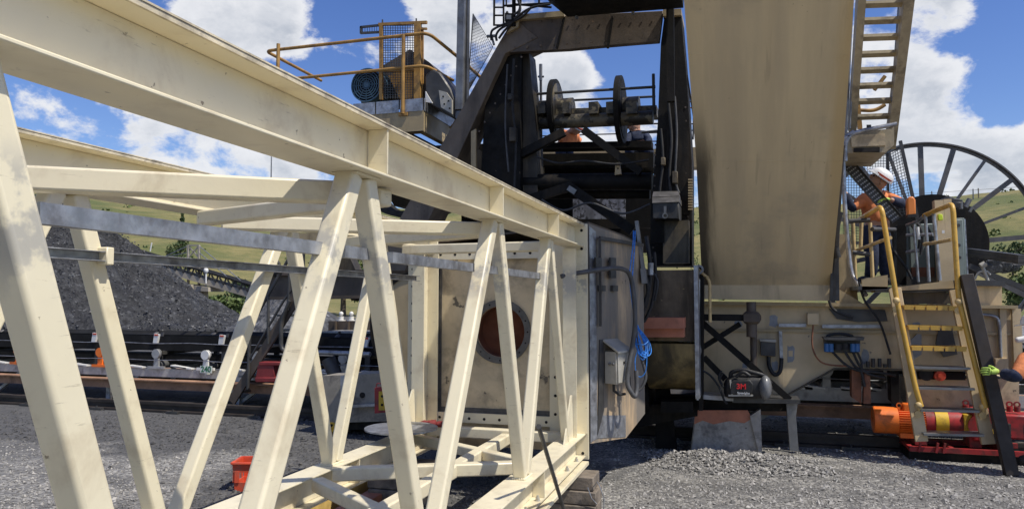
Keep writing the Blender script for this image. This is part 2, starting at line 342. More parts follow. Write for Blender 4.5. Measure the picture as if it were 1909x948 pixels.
# ------------------------------------------------------------------ mesh helpers
ORG = {}
def V(*a): return Vector(a[0]) if len(a) == 1 else Vector(a)
class MB:
    def __init__(s): s.v = []; s.f = []; s.sm = []; s.mi = []; s.k = 0
    def add(s, pts, faces, smooth=False):
        n = len(s.v); s.v += [Vector(p) for p in pts]
        for f in faces:
            s.f.append([n+i for i in f]); s.sm.append(smooth); s.mi.append(s.k)
        return s
    def box(s, c, size, R=None):
        c = Vector(c); x, y, z = (d/2 for d in size)
        pts = [Vector((sx*x, sy*y, sz*z)) for sx in (-1, 1) for sy in (-1, 1) for sz in (-1, 1)]
        if R is not None: pts = [R @ p for p in pts]
        return s.add([c+p for p in pts], [(0, 1, 3, 2), (4, 6, 7, 5), (0, 4, 5, 1), (2, 3, 7, 6), (0, 2, 6, 4), (1, 5, 7, 3)])
    def span(s, a, b):
        a, b = Vector(a), Vector(b); return s.box((a+b)/2, [abs(q) for q in (b-a)])
    def bar(s, p0, p1, w, h, up=(0, 0, 1)):
        p0, p1 = Vector(p0), Vector(p1); d = (p1-p0).normalized(); up = Vector(up)
        if abs(d.dot(up)) > .98: up = Vector((0, 1, 0))
        a = d.cross(up).normalized(); u = a.cross(d).normalized()
        q = [a*sx*w/2+u*sz*h/2 for sx, sz in ((-1, -1), (1, -1), (1, 1), (-1, 1))]
        return s.add([p0+k for k in q]+[p1+k for k in q], [(0, 1, 2, 3), (4, 7, 6, 5), (0, 4, 5, 1), (1, 5, 6, 2), (2, 6, 7, 3), (3, 7, 4, 0)])
    def rod(s, p0, p1, r, n=10, r1=None, caps=True):
        p0, p1 = Vector(p0), Vector(p1); d = (p1-p0).normalized()
        up = Vector((0, 0, 1)) if abs(d.z) < .95 else Vector((0, 1, 0))
        a = d.cross(up).normalized(); u = a.cross(d); r1 = r if r1 is None else r1
        c = [(math.cos(2*math.pi*i/n), math.sin(2*math.pi*i/n)) for i in range(n)]
        s.add([p0+(a*x+u*y)*r for x, y in c]+[p1+(a*x+u*y)*r1 for x, y in c], [(i, (i+1) % n, n+(i+1) % n, n+i) for i in range(n)], True)
        if caps:
            m = len(s.v)-2*n
            s.f.append([m+i for i in range(n)][::-1]); s.sm.append(False); s.mi.append(s.k)
            s.f.append([m+n+i for i in range(n)]); s.sm.append(False); s.mi.append(s.k)
        return s
    def tube(s, pts, r, n=8):
        pts = [Vector(p) for p in pts]
        rings = []; a = None
        base = len(s.v)
        for i, p in enumerate(pts):
            d = (pts[min(i+1, len(pts)-1)]-pts[max(i-1, 0)]).normalized()
            if a is None:
                up = Vector((0, 0, 1)) if abs(d.z) < .9 else Vector((0, 1, 0))
                a = d.cross(up).normalized()
            else:
                a = (a-d*a.dot(d)).normalized()
            u = a.cross(d)
            s.v += [p+(a*math.cos(2*math.pi*j/n)+u*math.sin(2*math.pi*j/n))*r for j in range(n)]
        for i in range(len(pts)-1):
            for j in range(n):
                s.f.append([base+i*n+j, base+i*n+(j+1) % n, base+(i+1)*n+(j+1) % n, base+(i+1)*n+j]); s.sm.append(True); s.mi.append(s.k)
        for q in (0, len(pts)-1):
            s.f.append([base+q*n+j for j in range(n)]); s.sm.append(False); s.mi.append(s.k)
        return s
    def prism(s, pts, vec):
        pts = [Vector(p) for p in pts]; vec = Vector(vec); n = len(pts)
        s.add(pts+[p+vec for p in pts], [tuple(range(n)), tuple(range(2*n-1, n-1, -1))]+[(i, n+i, n+(i+1) % n, (i+1) % n) for i in range(n)])
        return s
    def poly(s, pxs, Y, th):          # photo outline on the plane y = Y, th deep
        return s.prism([Q(x, y, Y) for x, y in pxs], (0, th, 0))
    def ring(s, c, axis, r0, r1, th, n=40):
        c = Vector(c); ax = Vector(axis).normalized(); up = Vector((0, 0, 1)) if abs(ax.z) < .9 else Vector((0, 1, 0))
        a = ax.cross(up).normalized(); u = a.cross(ax)
        P_ = []
        for i in range(n):
            t = 2*math.pi*i/n; e = a*math.cos(t)+u*math.sin(t)
            P_ += [c+e*r0-ax*th/2, c+e*r1-ax*th/2, c+e*r1+ax*th/2, c+e*r0+ax*th/2]
        fs = []
        for i in range(n):
            j = (i+1) % n
            for q in range(4):
                fs.append((4*i+q, 4*j+q, 4*j+(q+1) % 4, 4*i+(q+1) % 4))
        return s.add(P_, fs)
    def sphere(s, c, r, n=10, sc=(1, 1, 1)):
        c = Vector(c); pts = []; fs = []; m = n//2+1
        for i in range(m+1):
            th = math.pi*i/m
            for j in range(n):
                ph = 2*math.pi*j/n
                pts.append(c+Vector((r*sc[0]*math.sin(th)*math.cos(ph), r*sc[1]*math.sin(th)*math.sin(ph), r*sc[2]*math.cos(th))))
        for i in range(m):
            for j in range(n):
                fs.append((i*n+j, (i+1)*n+j, (i+1)*n+(j+1) % n, i*n+(j+1) % n))
        return s.add(pts, fs, True)
    def ibeam(s, p0, p1, h, w, tf, tw, up=(0, 0, 1)):
        p0, p1 = Vector(p0), Vector(p1); d = (p1-p0).normalized(); up = Vector(up); a = d.cross(up).normalized(); u = a.cross(d)
        s.bar(p0+u*(h/2-tf/2), p1+u*(h/2-tf/2), w, tf, up); s.bar(p0-u*(h/2-tf/2), p1-u*(h/2-tf/2), w, tf, up)
        s.bar(p0, p1, tw, h-2*tf, up); return s
    def build(s, name, m, parent=None, loc=None, bevel=0.0, seg=1, subsurf=0, **props):
        org = ORG[parent.name] if parent is not None else Vector(loc if loc is not None else (0, 0, 0))
        me = bpy.data.meshes.new(name)
        me.from_pydata([tuple(p-org) for p in s.v], [], s.f)
        mats = m if isinstance(m, (list, tuple)) else [m]
        for x in mats: me.materials.append(x)
        me.polygons.foreach_set('use_smooth', s.sm); me.polygons.foreach_set('material_index', s.mi)
        bm = bmesh.new(); bm.from_mesh(me)
        bmesh.ops.remove_doubles(bm, verts=bm.verts, dist=1e-6)
        bmesh.ops.recalc_face_normals(bm, faces=bm.faces); bm.to_mesh(me); bm.free()
        me.set_sharp_from_angle(angle=math.radians(50)); me.update()
        o = bpy.data.objects.new(name, me); COL.objects.link(o)
        if parent is not None: o.parent = parent
        else: o.location = org
        ORG[o.name] = org
        if bevel:
            b = o.modifiers.new('bevel', 'BEVEL'); b.width = bevel; b.segments = seg; b.limit_method = 'ANGLE'; b.angle_limit = math.radians(40)
        for k, x in props.items(): o[k] = x
        return o
def tag(o, label, cat, group=None, kind=None):
    if label: o['label'] = label
    if cat: o['category'] = cat
    if group: o['group'] = group
    if kind: o['kind'] = kind
    return o
def thing(name, label, cat, loc, group=None):
    o = bpy.data.objects.new(name, None); COL.objects.link(o); o.location = loc; o.empty_display_size = .2
    ORG[o.name] = Vector(loc); return tag(o, label, cat, group)
def dup(root, delta, label=None, group=None):
    r = root.copy(); COL.objects.link(r); r.location = root.location+Vector(delta); ORG[r.name] = Vector(r.location)
    if label: r['label'] = label
    if group: r['group'] = group
    for ch in list(root.children):
        c = ch.copy(); COL.objects.link(c); c.parent = r; ORG[c.name] = ORG[r.name]
        for g in list(ch.children):
            d = g.copy(); COL.objects.link(d); d.parent = c; ORG[d.name] = ORG[r.name]
    return r
def text_mesh(name, body, m, origin, right, up, height, parent, depth=.002, bold=False, **props):
    cu = bpy.data.curves.new(name, 'FONT'); cu.body = body; cu.size = 1.0; cu.extrude = .0; cu.align_x = 'CENTER'; cu.align_y = 'CENTER'
    if bold: cu.offset = .025
    tmp = bpy.data.objects.new(name+'_curve', cu); COL.objects.link(tmp)
    dg = bpy.context.evaluated_depsgraph_get(); dg.update()
    me = bpy.data.meshes.new_from_object(tmp.evaluated_get(dg)); bpy.data.objects.remove(tmp, do_unlink=True)
    right, up = Vector(right).normalized(), Vector(up).normalized(); nrm = right.cross(up)
    s = height/.70
    for v in me.vertices:
        v.co = Vector(origin)-ORG[parent.name]+right*v.co.x*s+up*v.co.y*s+nrm*depth
    me.materials.clear(); me.materials.append(m)
    o = bpy.data.objects.new(name, me); COL.objects.link(o); o.parent = parent; ORG[o.name] = ORG[parent.name]
    for k, x in props.items(): o[k] = x
    return o
def bend(p0, p1, p2, r=.08, n=5):   # rounded corner
    p0, p1, p2 = Vector(p0), Vector(p1), Vector(p2)
    a = p1+(p0-p1).normalized()*r; b = p1+(p2-p1).normalized()*r
    return [a*(1-t)**2+p1*2*t*(1-t)+b*t*t for t in [i/n for i in range(n+1)]]
def rounded(pts, r=.08):
    pts = [Vector(p) for p in pts]; out = [pts[0]]
    for i in range(1, len(pts)-1): out += bend(pts[i-1], pts[i], pts[i+1], r)
    return out+[pts[-1]]
# ================================================================== terrain
from mathutils import noise as mn
g = MB(); R = 900
n = 60
xs = [-R+2*R*i/n for i in range(n+1)]
g.add([(x, y, 0) for x in xs for y in xs], [(i*(n+1)+j, (i+1)*(n+1)+j, (i+1)*(n+1)+j+1, i*(n+1)+j+1) for i in range(n) for j in range(n)])
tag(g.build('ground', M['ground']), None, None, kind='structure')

h = MB(); NA, NR = 150, 46                       # grassy ridge round the far side of the yard
a0, a1 = math.radians(-45), math.radians(75)     # heading to the left of +Y
for i in range(NA+1):
    a = a0+(a1-a0)*i/NA
    for j in range(NR+1):
        r = 62+(430-62)*(j/NR)**1.25
        t = min(1, max(0, (r-70)/250)); t = t*t*(3-2*t)
        x, y = -math.sin(a)*r, math.cos(a)*r
        z = 38.5*t*(1+.05*mn.noise((x*.012, y*.012, 3)))+1.4*mn.fractal((x*.03, y*.03, 0), 1.0, 2.0, 4)*min(1, t*3)+.25*mn.noise((x*.3, y*.3, 1))-.12
        if r > 330: z -= (r-330)*.10
        h.v.append(Vector((x, y, z)))
for i in range(NA):
    for j in range(NR):
        q = i*(NR+1)+j; h.f.append((q, q+NR+1, q+NR+2, q+1)); h.sm.append(True); h.mi.append(0)
tag(h.build('hill', M['hill']), None, None, kind='structure')

def heap(name, apex, height, rad, m, label, seed, cat='coal pile', crest=0.0, res=(110, 40), lumps=0):
    b = MB(); A, Rn = res
    for i in range(A):
        a = 2*math.pi*i/A
        for j in range(Rn+1):
            t = j/Rn; r = rad*t
            x, y = math.cos(a)*r, math.sin(a)*r
            z = height*(1-t)**(1.0+crest) if t > .03 else height*(1-.02)**(1.0+crest)
            k = mn.fractal((x*.5+seed, y*.5, 0), .8, 2.1, 6)*height*.05*min(1, t*5)*(1 if t < .97 else 0)
            rid = (mn.noise((math.cos(a)*5+seed, math.sin(a)*5, t*1.5))*.07+mn.noise((math.cos(a)*17+seed, math.sin(a)*17, t*2.5))*.035)*height*math.sin(math.pi*t)
            b.v.append(Vector((apex[0]+x, apex[1]+y, max(-.05, z+k+rid-.03))))
    for i in range(A):
        for j in range(Rn):
            p = i*(Rn+1)+j; q = ((i+1) % A)*(Rn+1)+j
            b.f.append((p, p+1, q+1, q)); b.sm.append(True); b.mi.append(0)
    o = tag(b.build(name, m, loc=(apex[0], apex[1], 0)), label, cat)
    if lumps:
        s = MB(); rl_ = random.Random(31)
        for _ in range(lumps):
            i = rl_.randrange(A); j = 1+int((Rn-1)*rl_.random()**.8); p = b.v[i*(Rn+1)+j]
            if p.y > apex[1]+rad*.35: continue
            k = rl_.choice((.018, .022, .028, .028, .035, .045, .07))*(1.0+.5*(j/Rn)**3); Rl = Matrix.Rotation(rl_.uniform(0, 3), 3, Vector((rl_.gauss(0, 1), rl_.gauss(0, 1), rl_.gauss(0, 1))))
            q = p+Vector((rl_.uniform(-.3, .3), rl_.uniform(-.3, .3), rl_.uniform(-.02, .03)))
            s.add([q+Rl @ Vector((rl_.uniform(.5, 1.1)*k*dx, rl_.uniform(.5, 1.1)*k*dy, rl_.uniform(.5, 1)*k*dz)) for dx, dy, dz in ((1, .2, 0), (-.2, 1, 0), (-1, 0, .1), (0, -1, 0), (0, 0, 1), (0, 0, -1))],
                  [(0, 1, 4), (1, 2, 4), (2, 3, 4), (3, 0, 4), (1, 0, 5), (2, 1, 5), (3, 2, 5), (0, 3, 5)])
        l_ = s.build('coal_lumps', M['lump'], o); l_['kind'] = 'stuff'
    return o
c = Q(100, 560, 32); MP = MPP(100, 32)
heap('coal_pile', (c.x, c.y, 0), H+222*MP, 392*MP, M['coal'], 'tall black coal stockpile with a pointed top behind the conveyor', 3.0, crest=.42, res=(240, 70), lumps=26000)
c = Q(545, 560, 24); MP = MPP(545, 24)
heap('spoil_heap', (c.x, c.y, 0), H+22*MP, 165*MP, M['spoil'], 'low grey heap of crushed rock beyond the conveyor stair', 9.0, cat='rock heap', res=(80, 26))

# loose stones on the yard
st = MB(); rnd = random.Random(5)
def stone(x, y, z, s):
    p = [Vector((rnd.uniform(.6, 1.1)*s*dx, rnd.uniform(.6, 1.1)*s*dy, rnd.uniform(.5, .9)*s*dz)) for dx, dy, dz in ((1, 0, 0), (0, 1, 0), (-1, 0, 0), (0, -1, 0), (0, 0, 1), (0, 0, -1))]
    a = rnd.uniform(0, 6.28); ca, sa = math.cos(a), math.sin(a); tl = rnd.uniform(-.5, .5)
    pts = [(x+q.x*ca-q.y*sa, y+q.x*sa+q.y*ca, z+q.z+tl*q.x) for q in p]
    st.add(pts, [(0, 1, 4), (1, 2, 4), (2, 3, 4), (3, 0, 4), (1, 0, 5), (2, 1, 5), (3, 2, 5), (0, 3, 5)])
for k in range(19000):
    u = rnd.random(); px = rnd.uniform(-30, 1940); py = 765+u*200
    p = QZ(px, py, 0)
    if p.y > 9.0 and rnd.random() < .6: continue
    stone(p.x+rnd.uniform(-.1, .1), p.y+rnd.uniform(-.1, .1), .003, rnd.choice((.005, .006, .008, .009, .012, .012, .016, .02, .032 if rnd.random() < .25 else .01))*(1 if py > 830 else 1.3))
tag(st.build('gravel', M['stone']), None, None, kind='stuff')
# heap of gravel against the concrete footing
st = MB(); hm = MB()
gx0, gy0 = -.05, 7.95
A = 64
for i in range(A):
    for j in range(15):
        a = 2*math.pi*i/A; t = j/14
        wob = 1+.3*mn.noise((math.cos(a)*1.5, math.sin(a)*1.5, 7)); x, y = gx0+math.cos(a)*1.05*t*wob, gy0+math.sin(a)*.62*t*wob
        z = max(-.01, .09*(1-t**1.3)*(1+.8*mn.noise((x*2.2, y*2.2, 4)))+.03*mn.noise((x*6, y*6, 0))*(1-t)-.012)
        hm.v.append(Vector((x, y, z)))
        if j < 13:
            for _ in range(3): stone(x+rnd.uniform(-.05, .05), y+rnd.uniform(-.05, .05), z+.008, rnd.choice((.007, .010, .014, .018, .024, .032))*rnd.uniform(.7, 1.1))
for i in range(A):
    for j in range(14):
        p = i*15+j; q = ((i+1) % A)*15+j; hm.f.append((p, p+1, q+1, q)); hm.sm.append(True); hm.mi.append(0)
hp = hm.build('gravel_heap', M['ground'], loc=(gx0, gy0, 0)); tag(hp, 'low heap of grey gravel banked against the concrete footing', 'gravel heap')
ss = st.build('loose_stones', M['stone'], hp); ss['kind'] = 'stuff'

# ------------------------------------------------------------------ far vegetation
def leaf_clump(b, c, r, n, s, rnd):
    for _ in range(n):
        while True:
            d = Vector((rnd.uniform(-1, 1), rnd.uniform(-1, 1), rnd.uniform(-1, 1)))
            if .15 < d.length < 1: break
        p = Vector(c)+Vector((d.x*r[0], d.y*r[1], d.z*r[2]))
        a = Vector((rnd.gauss(0, 1), rnd.gauss(0, 1), rnd.gauss(0, 1))).normalized(); u = a.orthogonal().normalized(); w = a.cross(u)
        k = s*rnd.uniform(.6, 1.3)
        b.add([p-u*k-w*k*.6, p+u*k-w*k*.5, p+u*k*.7+w*k, p-u*k*.6+w*k*.8], [(0, 1, 2, 3)])
def ground_z(x, y):
    r = math.hypot(x, y); t = min(1, max(0, (r-70)/250)); t = t*t*(3-2*t); return 38.5*t
def bush(name, label, px, py_base, py_top, wpx, Y, m, kind='bush', n=260, conical=False, seed=0):
    rnd = random.Random(seed+int(px)); mp = MPP(px, Y); c = Q(px, py_base, Y); hgt = (py_base-py_top)*mp; wid = wpx*mp
    zg = min(c.z, ground_z(c.x, c.y))
    t = thing(name, label, kind, (c.x, c.y, zg))
    tr = MB(); tr.rod((c.x, c.y, zg-.3), (c.x, c.y, c.z+hgt*.75), wid*.05, 8, wid*.015)
    for q in range(5):
        a = q*1.3; tr.rod((c.x, c.y, c.z+hgt*(.2+.1*q)), (c.x+math.cos(a)*wid*.3, c.y+math.sin(a)*wid*.3, c.z+hgt*(.35+.1*q)), wid*.02, 6, wid*.006)
    tr.build('trunk', M['bark'], t)
    b = MB()
    if conical:
        for q in range(9):
            f = q/8; r = wid*.5*(1-f*.9)
            for w in range(3):
                a = rnd.uniform(0, 6.28); off = r*.5
                leaf_clump(b, (c.x+math.cos(a)*off, c.y+math.sin(a)*off, c.z+hgt*(.06+.9*f)), (r*.75, r*.75, hgt*.10), n//20, wid*.035, rnd)
    else:
        for q in range(16):
            a = rnd.uniform(0, 6.28); f = rnd.uniform(0, .42); zz = rnd.uniform(.12, .85)
            leaf_clump(b, (c.x+math.cos(a)*wid*f, c.y+math.sin(a)*wid*f, c.z+hgt*zz), (wid*.2, wid*.2, hgt*.18), n//16, wid*.03, rnd)
    b.build('crown', m, t)
    return t
bush('conifer', 'tall dark conifer standing on the hillside behind the galvanised tube', 336, 500, 396, 44, 95, M['leaf'], 'tree', 1500, True)
bush('leafy_bush', 'broad dark bush at the left foot of the conifer', 318, 498, 452, 42, 92, M['leaf'], n=700)
bush('leafy_bush', 'wide bright green scrub bush beside the inclined conveyor', 428, 590, 548, 110, 48, M['leaf2'], n=1500)
bush('leafy_bush', 'dull green bush seen between the truss legs under the brown girder', 462, 560, 520, 90, 60, M['leaf'], n=900, seed=4)
bush('leafy_bush', 'green bush above the brown girder between the truss legs', 640, 560, 448, 120, 70, M['leaf2'], n=1500)
bush('leafy_bush', 'round dark bush on the hillside below the cable reel spokes', 1888, 508, 448, 74, 80, M['leaf'], n=1300)
bush('leafy_bush', 'green scrub bush at the right edge behind the machine end', 1895, 575, 505, 90, 60, M['leaf2'], n=1300)
bush('leafy_bush', 'pale bush seen in the gap left of the tall chute', 1296, 545, 470, 40, 60, M['leaf2'], n=500)
sb = MB(); rs = random.Random(21)
for k in range(420):                                   # tussocks and scrub scattered over the hillside
    a = rs.uniform(a0, a1); r = rs.uniform(95, 315); x, y = -math.sin(a)*r, math.cos(a)*r; s_ = rs.choice((.25, .35, .5, .8, 1.3))*rs.uniform(.7, 1.2)
    leaf_clump(sb, (x, y, ground_z(x, y)+s_*.3), (s_, s_, s_*.7), 16, s_*.35, rs)
tag(sb.build('hill_scrub', M['leaf2']), None, None, kind='stuff')
fl = MB()
for k in range(46):
    a = a0+(a1-a0)*k/45; r = 262; x, y = -math.sin(a)*r, math.cos(a)*r; z = ground_z(x, y); fl.rod((x, y, z-.8), (x, y, z+2.2), .16, 6)
    if k: fl.rod(pq_+Vector((0, 0, 1.7)), (x, y, z+1.7), .05, 4)
    pq_ = Vector((x, y, z))
tag(fl.build('hill_fence', M['timber'], loc=(0, 262, 30)), 'far post and wire fence running along the grassy hillside', 'fence')
# thin poles on the ridge
for (px, y0, y1, Y, lb) in ((322, 398, 377, 190, 'thin bare pole on the ridge above the conifer'), (1814, 378, 352, 240, 'far pole on the ridge under the reel rim'), (506, 330, 292, 60, 'slim grey mast rising behind the top brace')):
    b = MB(); c0 = Q(px, y0, Y); c1 = Q(px, y1, Y); b.rod((c0.x, c0.y, c0.z-4), c1, MPP(px, Y)*1.6, 8, MPP(px, Y)*1.0); tag(b.build('pole', M['steel'], loc=(c0.x, c0.y, c0.z-4)), lb, 'pole')
# rocky bank on the right
rb = MB(); c = Q(1850, 492, 62)
for k in range(70):
    p = Q(1835+random.uniform(-25, 45), 490+random.uniform(-10, 12), 60+random.uniform(-2, 4)); rb.sphere(p, random.uniform(.3, .8), 7, (1.2, 1, .7))
tag(rb.build('rock_bank', M['spoil'], loc=c), None, None, kind='stuff')
# ================================================================== cream boom truss lying on timber
XR, XL, WF = -1.2825, -2.61, .175
tr = thing('boom_truss', 'huge cream painted lattice truss lying on timber blocks in the foreground', 'truss', (-1.98, 6.0, 0))
def chord(x, z, y0, y1):
    b = MB(); b.ibeam((x, y0, z), (x, y1, z), .187, WF, .011, .009)
    return b
ZT, ZB = 2.1885, .468
for x in (XR, XL):
    b = chord(x, ZT, -1.6, 6.06); ch = b.build('top_chord', M['cream'], tr, bevel=.003)
    e = MB(); e.span((x+WF/2-.004, -1.6, 2.2700), (x+WF/2+.004, 6.06, 2.2825))      # grimy raw edge of the flange
    e.span((x-.095, -1.6, 2.2832), (x+.094, 6.06, 2.288))
    e.build('flange_edge', M['cream_edge'], ch)
    for y in (2.41, 3.81, 5.13):
        for s in ((1, -1) if x == XR else (-1,)):
            st = MB(); xx = x+s*(WF/4+.004); st.span((xx-WF/4+.006, y-.005, 2.107), (xx+WF/4-.006, y+.005, 2.270)); st.build('stiffener', M['cream'], ch)
    b = chord(x, ZB, -1.6, 6.06); ch = b.build('bottom_chord', M['cream'], tr, bevel=.003)
    for y in (1.5, 2.96, 4.70):
        for s in (1, -1):
            st = MB(); xx = x+s*(WF/4+.004); st.span((xx-WF/4+.006, y-.005, .387), (xx+WF/4-.006, y+.005, .549)); st.build('stiffener', M['cream'], ch)
# packing plates bolted under the right bottom chord
for (y0, y1) in ((-1.0, 3.86), (3.9, 4.42), (4.46, 6.0)):
    b = MB(); b.span((XR-.12, y0, .325), (XR+.125, y1, .355)); b.build('packing_plate', M['cream'], tr, bevel=.004)
for y in (5.82, 5.48, 5.12, 4.62, 4.34, 3.78, 3.4, 3.0):
    b = MB(); x = XR+.06
    b.rod((x, y, .384), (x, y, .389), .019, 12); b.rod((x, y, .389), (x, y, .406), .014, 6); b.rod((x, y, .406), (x, y, .420), .008, 8)
    b.build('bolt', M['boxgrey'], tr)
LEGS = [(.55, .12), (.936, 1.45), (2.29, 1.55), (2.385, 2.92), (3.845, 3.0), (3.935, 4.44), (5.09, 4.51)]
for x in (XR, XL):
    k = 1.0
    for (t, bt) in LEGS+([(-.75, .04)] if x == XR else []):
        b = MB(); p0, p1 = Vector((x, t*k, 2.092)), Vector((x, bt*k, .565)); b.bar(p0, p1, .075, .075, (0, 1, 0)); dg_ = b.build('diagonal', M['cream'], tr, bevel=.012, seg=3)
        b = MB(); d_ = (p1-p0).normalized()                                              # weld beads at the foot
        for q in range(22):
            f = q/22*4; c4 = [(-1, -1), (1, -1), (1, 1), (-1, 1), (-1, -1)]; i_ = int(f); u_ = f-i_
            cx_ = (c4[i_][0]*(1-u_)+c4[i_+1][0]*u_)*.038; cy_ = (c4[i_][1]*(1-u_)+c4[i_+1][1]*u_)*.043
            b.sphere((x+cx_, p1.y+cy_-d_.y/d_.z*.002, .566), .0085, 6)
        b.build('weld_bead', M['cream'], dg_)
    b = MB(); b.bar((x, 5.18, 2.092), (x, 5.70, .565), .06, .06, (0, 1, 0)); b.build('diagonal', M['cream'], tr, bevel=.01, seg=2)
    for t in (.74, 2.34, 3.89, 5.13):
        b = MB(); b.span((x-.05, t-.09, 2.086), (x+.05, t+.09, 2.0935)); b.build('gusset_plate', M['cream'], tr)
# top and bottom lateral bracing
def brace(p0, p1, w=.08, name='lateral_brace'):
    b = MB(); b.bar(p0, p1, w, w); b.build(name, M['cream'], tr, bevel=.01, seg=2)
def brace_px(a, c_, z, w, xl=None, xr=None, below=True):     # the run of a brace between the two chords
    p, q = QZ(*a, z), QZ(*c_, z); d = q-p; xl = XL+.09 if xl is None else xl; xr = XR-.03 if xr is None else xr
    f = lambda X: p+d*((X-p.x)/d.x)
    u, v = f(xl), f(xr); zz = z-w/2
    n_ = Vector((-d.y, d.x, 0)).normalized()*(w/2)
    if n_.y < 0: n_ = -n_
    brace((u.x+n_.x, u.y+n_.y, zz), (v.x+n_.x, v.y+n_.y, zz), w)
brace_px((55, 307), (630, 336), 2.09, .082)
brace_px((365, 393), (615, 361), 2.088, .07)
brace_px((400, 400), (885, 413), 2.089, .075)
brace((XL+.06, 4.50, 2.045), (XR-.05, 3.98, 2.045), .07)
brace_px((760, 456), (1000, 449), 2.089, .075)
brace((XL+.06, .3, 2.045), (XR-.05, .78, 2.045))
zb = .562
brace_px((530, 876), (735, 869), zb, .085, XL+.08, XR-.08)
brace((XL+.08, 5.96, zb-.02), (XR-.08, 5.94, zb-.02), .085)
brace_px((740, 932), (945, 812), zb-.006, .085, -1.95, XR-.1)
brace_px((776, 811), (912, 842), zb-.003, .075, XL+.08, XR-.1)
brace_px((610, 905), (700, 948), zb-.002, .08, XL+.09, XR-.08)
brace((XL+.06, 2.4, zb-.05), (XR-.08, 2.9, zb-.05)); brace((XL+.06, 1.9, zb-.05), (XR-.08, 1.3, zb-.05))
# end frame: bolted flange ring with posts
ya, yb = 6.072, 6.100
zi0, zi1 = Q(930, 772, ya).z, Q(930, 482, ya).z
xo0, xo1, xi0, xi1 = -2.80, -1.175, -2.525, -1.50
pl = MB()
pl.span((xo0, ya, .352), (xi0, yb, 2.29)); pl.span((xi1, ya, .352), (xo1, yb, 2.29))
pl.span((xi0, ya, zi1), (xi1, yb, 2.12)); pl.span((xi0, ya, .60), (xi1, yb, zi0))
pl.k = 1
def hole(x, z): pl.rod((x, ya-.0015, z), (x, ya+.004, z), .0125, 12)
for k in range(13):
    z = .40+.153*k
    hole(-1.222, z); hole(-2.757, z)
    if zi0-.05 < z < zi1+.05: hole(-1.452, z); hole(-2.567, z)
for k in range(8):
    x = -2.49+.137*k; hole(x, zi0-.045); hole(x, zi1+.045)
pl.build('end_plate', [M['cream_plain'], M['hole']], tr)
for x in (XR, XL):
    b = MB(); b.bar((x, 5.965, .562), (x, 5.965, 2.07), .012, .19, (0, 1, 0))
    for s in (-1, 1): b.bar((x+s*.055, 6.064, .562), (x+s*.055, 6.064, 2.07), .095, .012, (0, 1, 0))
    b.bar((x, 5.868, .562), (x, 5.868, 2.07), .11, .012, (0, 1, 0))
    b.build('end_post', M['cream'], tr)
for x in (XR+.02, XL-.02):
    b = MB(); b.prism([(x-.006, 5.55, .562), (x-.006, 5.86, .562), (x-.006, 5.83, .90), (x-.006, 5.80, .90)], (.012, 0, 0)); b.build('gusset', M['cream'], tr)
# galvanised pieces of tube welded between the legs, and a channel on the far legs
z0 = 1.82
def yx(px, X=-1.3): d = ray(px, 480); t = X/d.x; return t*d.y
for a, c_ in ((60, 604), (636, 688), (726, 879), (906, 1003)):
    b = MB(); y0, y1 = yx(a), yx(c_)
    b.bar((-1.3, y0, z0), (-1.3, y1, z0), .03, .042); b.k = 1
    b.bar((-1.3, y1-.012, z0), (-1.3, y1+.001, z0), .032, .044)
    b.build('stub_tube', [M['galv'], M['hole']], tr, label='grey galvanised tube piece welded between two legs')
b = MB(); X2 = XL+.045
b.bar((X2, 1.35, 1.835), (X2, 5.72, 1.835), .004, .042); b.bar((X2+.02, 1.35, 1.854), (X2+.02, 5.72, 1.854), .036, .004); b.bar((X2+.02, 1.35, 1.816), (X2+.02, 5.72, 1.816), .036, .004)
b.build('side_channel', M['galv'], tr, label='long grey channel clamped to the far legs', bevel=.001)
b = MB(); b.span((X2-.03, 2.475, 1.80), (X2+.043, 2.515, 1.875)); b.build('clip', M['cream'], tr, bevel=.004)

# ------------------------------------------------------------------ things lying on or near the truss
for side, xa, xb in (('r', -1.62, -1.03), ('l', -2.95, -2.4)):
    for k in range(3):
        b = MB(); dx = random.uniform(-.02, .02)
        b.span((xa+dx, 5.60+.01*k, .106*k+.002), (xb+dx-.02*(k == 2), 5.86+.01*k, .106*k+.103))
        o = b.build('timber_block', M['timber'], loc=((xa+xb)/2, 5.73, .106*k), bevel=.008, seg=2)
        tag(o, {'r': ('lowest', 'middle', 'topmost'), 'l': ('lowest', 'middle', 'topmost')}[side][k]+' grey timber of the stack under the '+('near right end' if side == 'r' else 'far left end')+' of the cream truss', 'timber', 'timber blocks under the truss')
w = MB(); p = Vector((-1.05, 5.62, .25))
w.tube([p, p+Vector((.03, -.01, .04)), p+Vector((.05, .0, .0)), p+Vector((.08, 0, -.09)), p+Vector((.075, .0, -.16))], .004, 6)
w.tube([p+Vector((-.04, -.03, .0)), p+Vector((-.01, -.03, -.08)), p+Vector((.03, -.03, -.12))], .004, 6)
tag(w.build('tie_wire', M['galv'], loc=p), 'loose bent wire hanging off the timber stack', 'wire')
b = MB(); p0 = Vector((-1.16, 5.02, .69)); p0 = QX(1005, 797, -1.02); p1 = QZ(1062, 985, .0)
b.rod(p0, p1, .013, 8); b.rod(p0, p0+(p0-p1).normalized()*.02, .015, 8)
tag(b.build('pry_bar', M['darksteel'], loc=p1), 'long black steel bar leaning on the bottom chord of the truss', 'pry bar')
# round plate
c = QZ(748, 797, .655); t = thing('round_plate', 'round grey steel plate lying flat on the left bottom chord', 'steel plate', (c.x, c.y, .57))
b = MB(); b.rod((c.x, c.y, .648), (c.x, c.y, .660), .285, 48); b.build('disc', M['galv'], t)
b = MB(); b.rod((c.x-.08, c.y+.05, .566), (c.x-.08, c.y+.05, .648), .05, 16); b.build('stand', M['cream_plain'], t)
